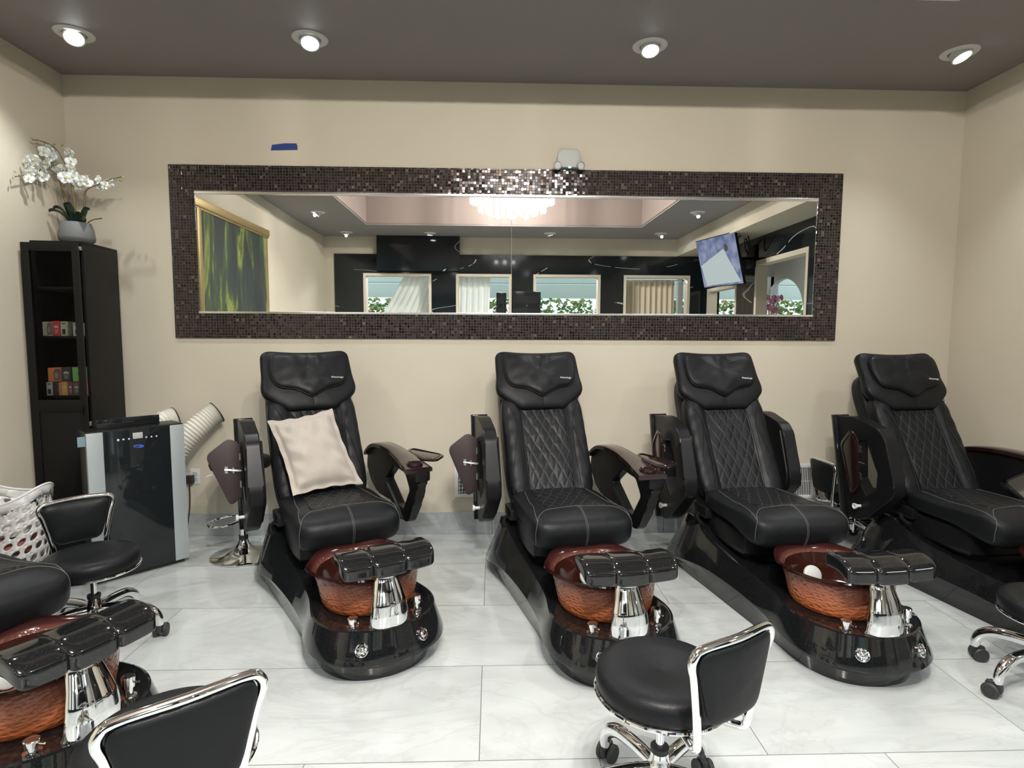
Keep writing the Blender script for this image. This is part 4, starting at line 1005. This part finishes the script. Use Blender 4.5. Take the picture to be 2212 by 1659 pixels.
carton(-.112, -.052, S1, .088, (.55, .57, .57), 'white carton with black print on the upper shelf', 'dark')
zz = S2+.094
carton(-.300, -.262, S2, .090, (.42, .42, .40), 'black and white carton at the left end of the lower shelf', 'dark')
carton(-.260, -.226, S2, .090, (.035, .032, .036), 'near-black carton beside the black and white one on the lower shelf', 'none')
carton(-.224, -.208, S2, .088, (.42, .16, .12), 'narrow salmon carton on the lower shelf', 'none')
carton(-.206, -.168, S2, .092, (.52, .30, .05), 'yellow carton with a white mark on the lower shelf')
carton(-.166, -.136, S2, .091, (.16, .05, .10), 'plum carton with a white mark on the lower shelf')
carton(-.134, -.092, S2, .090, (.12, .095, .085), 'brown-grey carton with a white mark on the lower shelf')
carton(-.088, -.044, S2, .092, (.55, .13, .26), 'pink carton with a white mark at the right of the lower shelf')
carton(-.285, -.205, zz, .092, (.60, .18, .06), 'orange carton with a picture stacked on the lower row', 'photo')
carton(-.200, -.142, zz, .096, (.055, .05, .05), 'charcoal carton with a white mark stacked on the lower row')
carton(-.132, -.050, zz, .096, (.20, .44, .13), 'green carton with a picture stacked on the lower row', 'photo')

# ------------------------------------------------------------------ orchid
ox, oy, oz = -2.870, -.235, CH+.0185
t = thing('potted_orchid', 'white artificial orchid in a pale round pot on top of the tall cabinet', 'orchid', (ox, oy, oz))
part('pot', t, G().lathe([(0, 0), (.068, 0), (.105, .030), (.108, .050), (.100, .11), (.088, .150), (.082, .151), (.080, .13), (0, .125)], n=48, cap=False), MPOT, sharp=50)
part('potting_moss', t, G().lathe([(.0, .135), (.05, .135), (.081, .128)], n=24, cap=False), MLEAF)
def O(x, z, y=0.0):
    # sprays that reach past the side wall lean out towards the room instead
    if x < -2.97:
        t_ = 2.97/abs(x); t_ = min(1, t_+.012); yy_ = -4.4233+t_*4.153; x *= t_; z = 1.5508+t_*(z-1.5508); y = y*.3+(yy_+.27)
    return (x+2.848, y, z-2.148-.018)
stems = [([(-2.885, 2.29), (-2.903, 2.424), (-2.924, 2.507), (-2.949, 2.61), (-2.968, 2.648), (-3.038, 2.685), (-3.10, 2.66), (-3.174, 2.640), (-3.242, 2.627)], .02),
         ([(-2.855, 2.29), (-2.847, 2.404), (-2.855, 2.534), (-2.863, 2.663), (-2.896, 2.724), (-2.923, 2.78), (-2.957, 2.82), (-3.027, 2.855), (-3.100, 2.869)], -.03),
         ([(-2.80, 2.29), (-2.793, 2.358), (-2.775, 2.46), (-2.769, 2.509), (-2.746, 2.54), (-2.698, 2.562), (-2.64, 2.578), (-2.581, 2.604), (-2.497, 2.621)], -.05)]
for pts, yy in stems:
    n_ = len(pts); part('flower_stem', t, G().tube([O(a, b, yy*i/n_) for i, (a, b) in enumerate(pts)], [.0075]*3+[.006, .005]+[.0036]*(n_-5), 8, sm=5), MSTEM)
part('flower_stem', t, G().tube([O(-2.77, 2.32), O(-2.72, 2.338, -.02), O(-2.655, 2.346, -.03)], [.004, .0035, .005], 8, sm=3), MSTEM)
lv = [((-.02, 0), (-.165, -.02), .225, .026), ((-.01, -.01), (-.10, -.07), .235, .03), ((.0, -.02), (-.015, -.09), .255, .036), ((.01, -.01), (.05, -.085), .20, .034), ((.03, 0), (.115, -.03), .235, .022), ((.04, -.01), (.10, -.08), .16, .026), ((-.03, .02), (-.09, .06), .24, .026)]
for (a, b), (c, d_), zt, wd in lv:
    N = 9; vs = []
    for i in range(N+1):
        s_ = i/N; p = Vector((a+(c-a)*s_, b+(d_-b)*s_, .125+(zt-.125)*math.sin(s_*PI*.62)/math.sin(PI*.62))); dr = Vector((c-a, d_-b, 0)).normalized(); sd = Vector((-dr.y, dr.x, 0)); ww = wd*math.sin(PI*min(.98, s_*.86+.12))**.7
        vs += [p-sd*ww+Vector((0, 0, .012)), p-Vector((0, 0, .002)), p+sd*ww+Vector((0, 0, .012)), p-Vector((0, 0, .006))]
    fs = []
    for i in range(N):
        for k in range(4): fs.append([i*4+k, i*4+(k+1) % 4, (i+1)*4+(k+1) % 4, (i+1)*4+k])
    fs += [[0, 1, 2, 3], [N*4+3, N*4+2, N*4+1, N*4]]
    part('leaf', t, G().add(vs, fs), MLEAF, sharp=60)
def g_flower():
    g = G()
    for k in range(5):
        an = PI/2+2*PI*k/5; big = k in (1, 4); ln, wd = (.044, .030) if big else (.040, .019); vs = []; N = 6
        for i in range(N+1):
            s_ = i/N; ww = wd*math.sin(PI*min(.97, .08+s_*.86))**.6; cup = .010*s_*s_-.004
            for q in (-1, -.5, 0, .5, 1): vs.append(Vector((s_*ln, q*ww*.5*2*.5*2, cup-.006*q*q+.004*math.sin(q*5+k))))
        b = len(vs); vs += [v-Vector((0, 0, .0014)) for v in vs]; fs = []
        for i in range(N):
            for q in range(4): a = i*5+q; fs += [[a, a+1, a+6, a+5], [b+a+5, b+a+6, b+a+1, b+a]]
        for i in range(N): a = i*5; fs += [[a, a+5, b+a+5, b+a], [b+a+4, b+a+9, a+9, a+4]]
        for q in range(4): fs += [[q, b+q, b+q+1, q+1], [N*5+q+1, b+N*5+q+1, b+N*5+q, N*5+q]]
        R = Matrix.Rotation(an, 3, 'Z'); g.add([R @ v for v in vs], fs)
    return g
fl = [(-3.169, 2.72), (-3.107, 2.726), (-3.031, 2.707), (-3.147, 2.659), (-3.145, 2.607), (-3.092, 2.634), (-3.049, 2.66), (-3.052, 2.619), (-2.966, 2.672), (-2.934, 2.682), (-3.01, 2.799), (-2.975, 2.774), (-3.031, 2.782), (-2.967, 2.749), (-2.867, 2.781), (-2.859, 2.73), (-2.842, 2.678), (-2.793, 2.622), (-2.774, 2.592), (-2.817, 2.57), (-2.872, 2.611), (-2.835, 2.622), (-2.717, 2.587), (-2.665, 2.603), (-2.672, 2.567), (-2.603, 2.589), (-2.615, 2.563), (-2.739, 2.582)]
for i, (a, b) in enumerate(fl):
    yy = random.uniform(-.05, .035); p = O(a, b, yy)
    if ox+p[0] < XL+.055: p = (XL+.06-ox, p[1]-.02, p[2])
    f = part('blossom', t, g_flower, MPET, 'or_fl', sharp=80); f.location = p
    dr = Vector((random.uniform(-.7, .7), -1, random.uniform(-.5, .25))); f.rotation_euler = (dr.to_track_quat('Z', 'Y').to_matrix() @ Matrix.Rotation(random.uniform(-.4, .4), 3, 'Z')).to_euler(); sc = random.uniform(.72, 1.02)*(1 if i < 22 else .75); f.scale = (sc,)*3
    part('blossom_centre', f, lambda: G().lathe([(0, .010), (.005, .008), (.008, .003), (.006, 0)], n=10, cap=False), MYEL, 'or_c')
for a, b in ((-3.10, 2.872), (-3.07, 2.845), (-3.05, 2.86), (-3.01, 2.835), (-2.96, 2.84), (-2.91, 2.835), (-3.2, 2.63), (-3.225, 2.655), (-3.23, 2.61), (-2.56, 2.61), (-2.53, 2.605), (-2.50, 2.62), (-2.95, 2.705), (-2.89, 2.60)):
    x_ = O(a, b)[0]+ox
    f = part('bud', t, lambda: G().lathe([(0, -.011), (.004, -.006), (.0055, 0), (.004, .007), (0, .012)], n=8, cap=False), MBUD, 'or_b'); f.location = (x_-ox, O(a, b)[1]-.03*random.random(), O(a, b)[2]); f.rotation_euler = (random.uniform(-1, 1), random.uniform(-1, 1), 0)

# ------------------------------------------------------------------ white laundry basket with oval holes
def basket():
    g = G(); NC, NR = 18, 10; H0, H1 = .0, .60
    def P(u, z):       # u in 0..1 around
        r = .150+.055*(z/.6)
        hd = 0
        return Vector((r*math.cos(2*PI*u), r*math.sin(2*PI*u)*.95, z))
    rim = lambda u: .565+.085*max(0, math.cos(2*PI*(u-.0))**3 if math.cos(2*PI*u) > 0 else (-math.cos(2*PI*u))**3)
    for r in range(NR):
        for c in range(NC):
            cu = (c+.5*(r % 2))/NC; u0, u1 = cu, cu+1/NC; f0, f1 = r/NR, (r+1)/NR
            hole = 0 < r < NR-1
            sq = []; el = []; n = 16
            for k in range(n):
                a = 2*PI*k/n; ca, sa = math.cos(a), math.sin(a); m_ = max(abs(ca), abs(sa)); sq.append((.5+.5*ca/m_, .5+.5*sa/m_)); el.append((.5+.34*ca, .5+.31*sa+.10*ca))
            def mp(q): 
                u = u0+(u1-u0)*q[0]; fz = f0+(f1-f0)*q[1]; return P(u, fz*rim(u))
            if hole: g.add([mp(q) for q in sq]+[mp(q) for q in el], [[k, (k+1) % n, n+(k+1) % n, n+k] for k in range(n)])
            else: g.add([mp(q) for q in sq], [list(range(n))])
    return g, P, rim
bg, BP, brim = basket()
t = thing('laundry_basket', 'white plastic laundry basket with oval holes at the left edge by the cabinet', 'laundry basket', (-2.868, -.935, 0))
me = bg.mesh('basket_body', MWH)
bm = bmesh.new(); bm.from_mesh(me); bmesh.ops.remove_doubles(bm, verts=bm.verts, dist=.0006); bmesh.ops.recalc_face_normals(bm, faces=bm.faces); bm.to_mesh(me); bm.free()
bo = link('basket_body', me, t); sm = bo.modifiers.new('thick', 'SOLIDIFY'); sm.thickness = .004
part('rim', t, G().tube([BP(i/64, brim(i/64)) for i in range(64)], .007, 8, closed=True), MWH)
part('bottom', t, G().prism([(.15*math.cos(k*PI/16), .142*math.sin(k*PI/16)) for k in range(32)], .0, .006, lambda a, b, h: (a, b, h)), MWH)
def lump(seed, r): return G().sbox(lambda a, b, c: Vector((a*r[0], b*r[1], c*r[2]))*(1+.25*noise.noise(Vector((a*2+seed, b*2, c*2)))), 8, 3)
for i, (zc, col, nm) in enumerate(((.09, (.35, .10, .07), 'rust red'), (.21, (.55, .53, .50), 'white'), (.33, (.28, .10, .08), 'dark red'), (.42, (.50, .47, .44), 'pale grey'))):
    single('towel', lump(i*3.1, (.10+.015*i, .10+.015*i, .062)), mat_cloth('towel_%d' % i, col, 120, .5), 'crumpled %s towel inside the white laundry basket' % nm, 'towel', 'towels in the basket', loc=(-2.868, -.935, zc-.02))

# ================================================================== THINGS SEEN ONLY IN THE MIRROR
t = thing('framed_painting', 'large green forest painting in a gilt frame on the left wall, seen in the mirror', 'painting', (-3.11, -2.75, 2.0))
def wallx(y): return -3.07 if y > -2 else -3.07-.054*(y+2)/-1.61
f0, f1, z0_, z1_ = -3.76, -1.75, 1.50, 2.935
def onw(a, h): return (wallx(a)+.012+h+3.11, a+2.75)
g = G()
for (a0, a1, c0, c1) in ((f0, f1, z1_-.11, z1_), (f0, f1, z0_, z0_+.11), (f0, f0+.11, z0_+.11, z1_-.11), (f1-.11, f1, z0_+.11, z1_-.11)):
    for k_, (e, hh) in enumerate(((0, .035), (.025, .05))):
        b0, b1, d0, d1 = (a0, a1, c0+e*(c0 != z0_), c1-e*(c1 != z1_)) if (a1-a0) > 1 else (a0+e*(a0 != f0), a1-e*(a1 != f1), c0, c1)
        g.box((onw((b0+b1)/2, 0)[0]+hh/2, (b0+b1)/2+2.75, (d0+d1)/2-2), (hh, b1-b0, d1-d0), .008)
part('frame', t, g, MGOLD)
part('canvas', t, G().box((onw((f0+f1)/2, 0)[0]+.012, (f0+f1)/2+2.75, (z0_+z1_)/2-2), (.02, f1-f0-.2, z1_-z0_-.2), 0), MPAINT, smooth=False)

# television on the right wall: screen corners found from its reflection
TVc = [Vector((3.374, -5.35, 3.098)), Vector((3.572, -4.25, 3.078)), Vector((3.736, -4.25, 2.299)), Vector((3.546, -5.35, 2.337))]
t = thing('wall_television', 'wall mounted television tilted down on the right side, reflected in the mirror', 'television', (XM, -3.0, 2.5))
ctr = sum(TVc, Vector())/4; eu = (TVc[1]-TVc[0]).normalized(); ev = (TVc[3]-TVc[0]).normalized(); en = eu.cross(ev).normalized(); en = en if en.x < 0 else -en
def TV(a, b, h): return ctr+eu*a+ev*b+en*h-Vector((XM, -3.0, 2.5))
hw, hh = .56, .395
part('casing', t, G().prism([(-hw, -hh), (hw, -hh), (hw, hh), (-hw, hh)], -.04, 0, TV, .004), MGP)
scr = emis('lit_screen', (.22, .26, .42), .75)
sm_ = M('lit_screen_picture', (0, 0, 0), .3); g_ = sm_.geo(); n_ = sm_.noise(g_, 6, 3); sm_.set('Emission Color', sm_.ramp(n_, [(.35, (.13, .17, .33)), (.5, (.24, .28, .46)), (.65, (.38, .40, .55))])); sm_.set('Emission Strength', .9)
part('screen', t, G().prism([(-hw+.012, -hh+.012), (hw-.012, -hh+.012), (hw-.012, hh-.014), (-hw+.012, hh-.014)], 0, .002, TV), sm_.m, smooth=False)
part('screen_image', t, G().prism([(-.52, .02), (.19, -.18), (.50, .35), (-.45, .36)], .002, .003, TV), emis('lit_screen_sheet', (.62, .72, .72), .85), smooth=False, label='bright white sheet on the screen')
part('screen_image', t, G().prism([(.27+.05*math.cos(k*PI/8), -.19+.06*math.sin(k*PI/8)) for k in range(16)], .002, .003, TV), emis('lit_screen_brown', (.12, .09, .08), .6), smooth=False)
part('wall_bracket', t, G().tube([TV(0, 0, -.04), Vector((-.2, -1.8, .25)), Vector((-.02, -1.8, .25))], .025, 8).box((-.016, -1.8, .28), (.03, .3, .35), .004), MGP)
part('cable', t, G().tube([TV(.3, -.2, -.04), Vector((-.25, -1.5, .60)), Vector((-.12, -1.62, .35)), Vector((-.15, -1.75, .58)), Vector((-.08, -1.9, .42)), Vector((-.02, -1.85, .30))], .010, 6, sm=6), MRUB)

# curtains behind the front openings
MSHEER = M('white_sheer_cloth', (.80, .84, .82), .8, Transmission_Weight=0.0, Alpha=0.8).m
MBEI = mat_cloth('beige_curtain_cloth', (.62, .55, .43), 90, .2)
def drape(x0, x1, z0, z1, nf, amp, slant=0.0, y=YF-.32, gather=0.0):
    N, K = nf*8, 10; vs = []; fs = []
    for j in range(K+1):
        tz = j/K; z = z1+(z0-z1)*tz
        for i in range(N+1):
            s_ = i/N; x_ = x0+(x1-x0)*(s_*(1-gather*tz))+slant*tz
            vs.append((x_, y+amp*math.sin(2*PI*nf*s_+.4*math.sin(5*s_))*(.6+.4*tz), z))
    for j in range(K):
        for i in range(N): a = j*(N+1)+i; fs.append([a, a+1, a+N+2, a+N+1])
    return G().add(vs, fs)
def curtain(name, label, g, m_, rod_x=None):
    t = thing(name, label, 'curtain', (0, YF-.32, 2.6)); me = g.tf(lambda v: v-Vector((0, YF-.32, 2.6))).mesh('cloth', m_); o = link('cloth', me, t); sm = o.modifiers.new('thick', 'SOLIDIFY'); sm.thickness = .003
    if rod_x: part('rod', t, G().tube([(rod_x[0], 0, .02), (rod_x[1], 0, .02)], .012, 8), MCH)
curtain('sheer_curtain', 'white sheer curtain pulled to one side in the leftmost reflected opening', drape(-1.75, -1.0, 1.0, 2.66, 7, .03, -.95, gather=-.5), MSHEER)
curtain('sheer_curtain', 'white sheer curtain hanging in the second reflected opening', drape(-.72, -.05, 1.0, 2.66, 6, .04, -.05), MSHEER)
curtain('beige_curtain', 'beige curtain on a chrome rod in the rightmost reflected opening', drape(2.45, 3.62, 1.0, 2.62, 11, .045), MBEI, (2.4, 3.95))
t = thing('reception_tower', 'black reception display tower between two openings, reflected in the mirror', 'display stand', (.485, -6.70, 0))
part('body', t, G().bxx(-.42, .42, -.12, .12, 0, 1.1, .01), MGP); part('screen_pair', t, G().bxx(-.42, -.23, -.02, .02, 1.1, 2.33, .006).bxx(-.10, .42, -.02, .02, 1.1, 2.35, .006), MBLK)
# poster and orchid in the side room
t = thing('wall_poster', 'dark poster with two faces in the side room, reflected under the television', 'poster', (6.98, -7.4, 1.9))
part('sheet', t, G().bxx(-.015, 0, -.6, .6, -.6, .35), simple('mauve_poster', (.16, .12, .13), .5), smooth=False)
for yy in (-.28, .25): part('face_print', t, G().prism([(yy+.16*math.cos(k*PI/10), .02+.22*math.sin(k*PI/10)) for k in range(20)], 0, .004, lambda a, b, h: (-.016-h, a, b)), simple('face_tone', (.30, .20, .17), .6), smooth=False)
t = thing('side_table', 'plain pedestal table under the vase of pink orchids in the side room', 'table', (6.55, -9.3, 0)); part('table_top', t, G().lathe([(0, .86), (.35, .86), (.35, .898), (0, .898)], n=32, cap=False), MLOB); part('pedestal', t, G().lathe([(0, 0), (.2, 0), (.2, .03), (.05, .05), (.05, .86)], n=24, cap=False), MLOB)
t = thing('vase_orchid', 'pink orchid in a vase by the arched window, reflected in the mirror', 'orchid', (6.55, -9.3, .90))
part('vase', t, G().lathe([(0, 0), (.10, 0), (.15, .2), (.12, .55), (.08, .75), (.10, .85)], n=24, cap=False), MPOT)
g = G()
for i in range(5):
    a = i*1.3; g.tube([(0, 0, .8), (.05*math.cos(a), .15*math.sin(a), 1.05), (.1*math.cos(a), .4*math.sin(a), 1.45)], .008, 6, sm=3)
part('stem', t, g, MSTEM); MPK = simple('pink_petal', (.50, .20, .28), .6)
for i in range(26):
    f = part('blossom', t, g_flower, MPK, 'or_pk', sharp=80); f.location = (random.uniform(-.1, .1), random.uniform(-.42, .45), random.uniform(1.15, 1.6)); f.scale = (1.6,)*3; f.rotation_euler = (0, -PI/2+random.uniform(-.5, .5), random.uniform(-1, 1))
g = G()
for i in range(60):
    a = random.uniform(0, 6.28); c = Vector((random.uniform(-.1, .1), random.uniform(-.7, .8), random.uniform(.75, 1.15))); uu = Vector((.1*math.cos(a), .5*math.sin(a), .8)).normalized()*.10; vv = Vector((0, .035, -.01))
    g.add([c-uu, c+vv, c+uu, c-vv], [[0, 1, 2, 3]])
part('foliage', t, g, MHED, smooth=False)

# smoothing pass over pads and cushions
for o in bpy.data.objects:
    if o.type == 'MESH' and o.name.split('.')[0] in ('seat_cushion', 'backrest', 'back_shell', 'headrest', 'head_pillow', 'throw_pillow', 'footrest', 'foot_pad', 'spout'):
        m_ = o.modifiers.new('sub', 'SUBSURF'); m_.levels = 1; m_.render_levels = 1
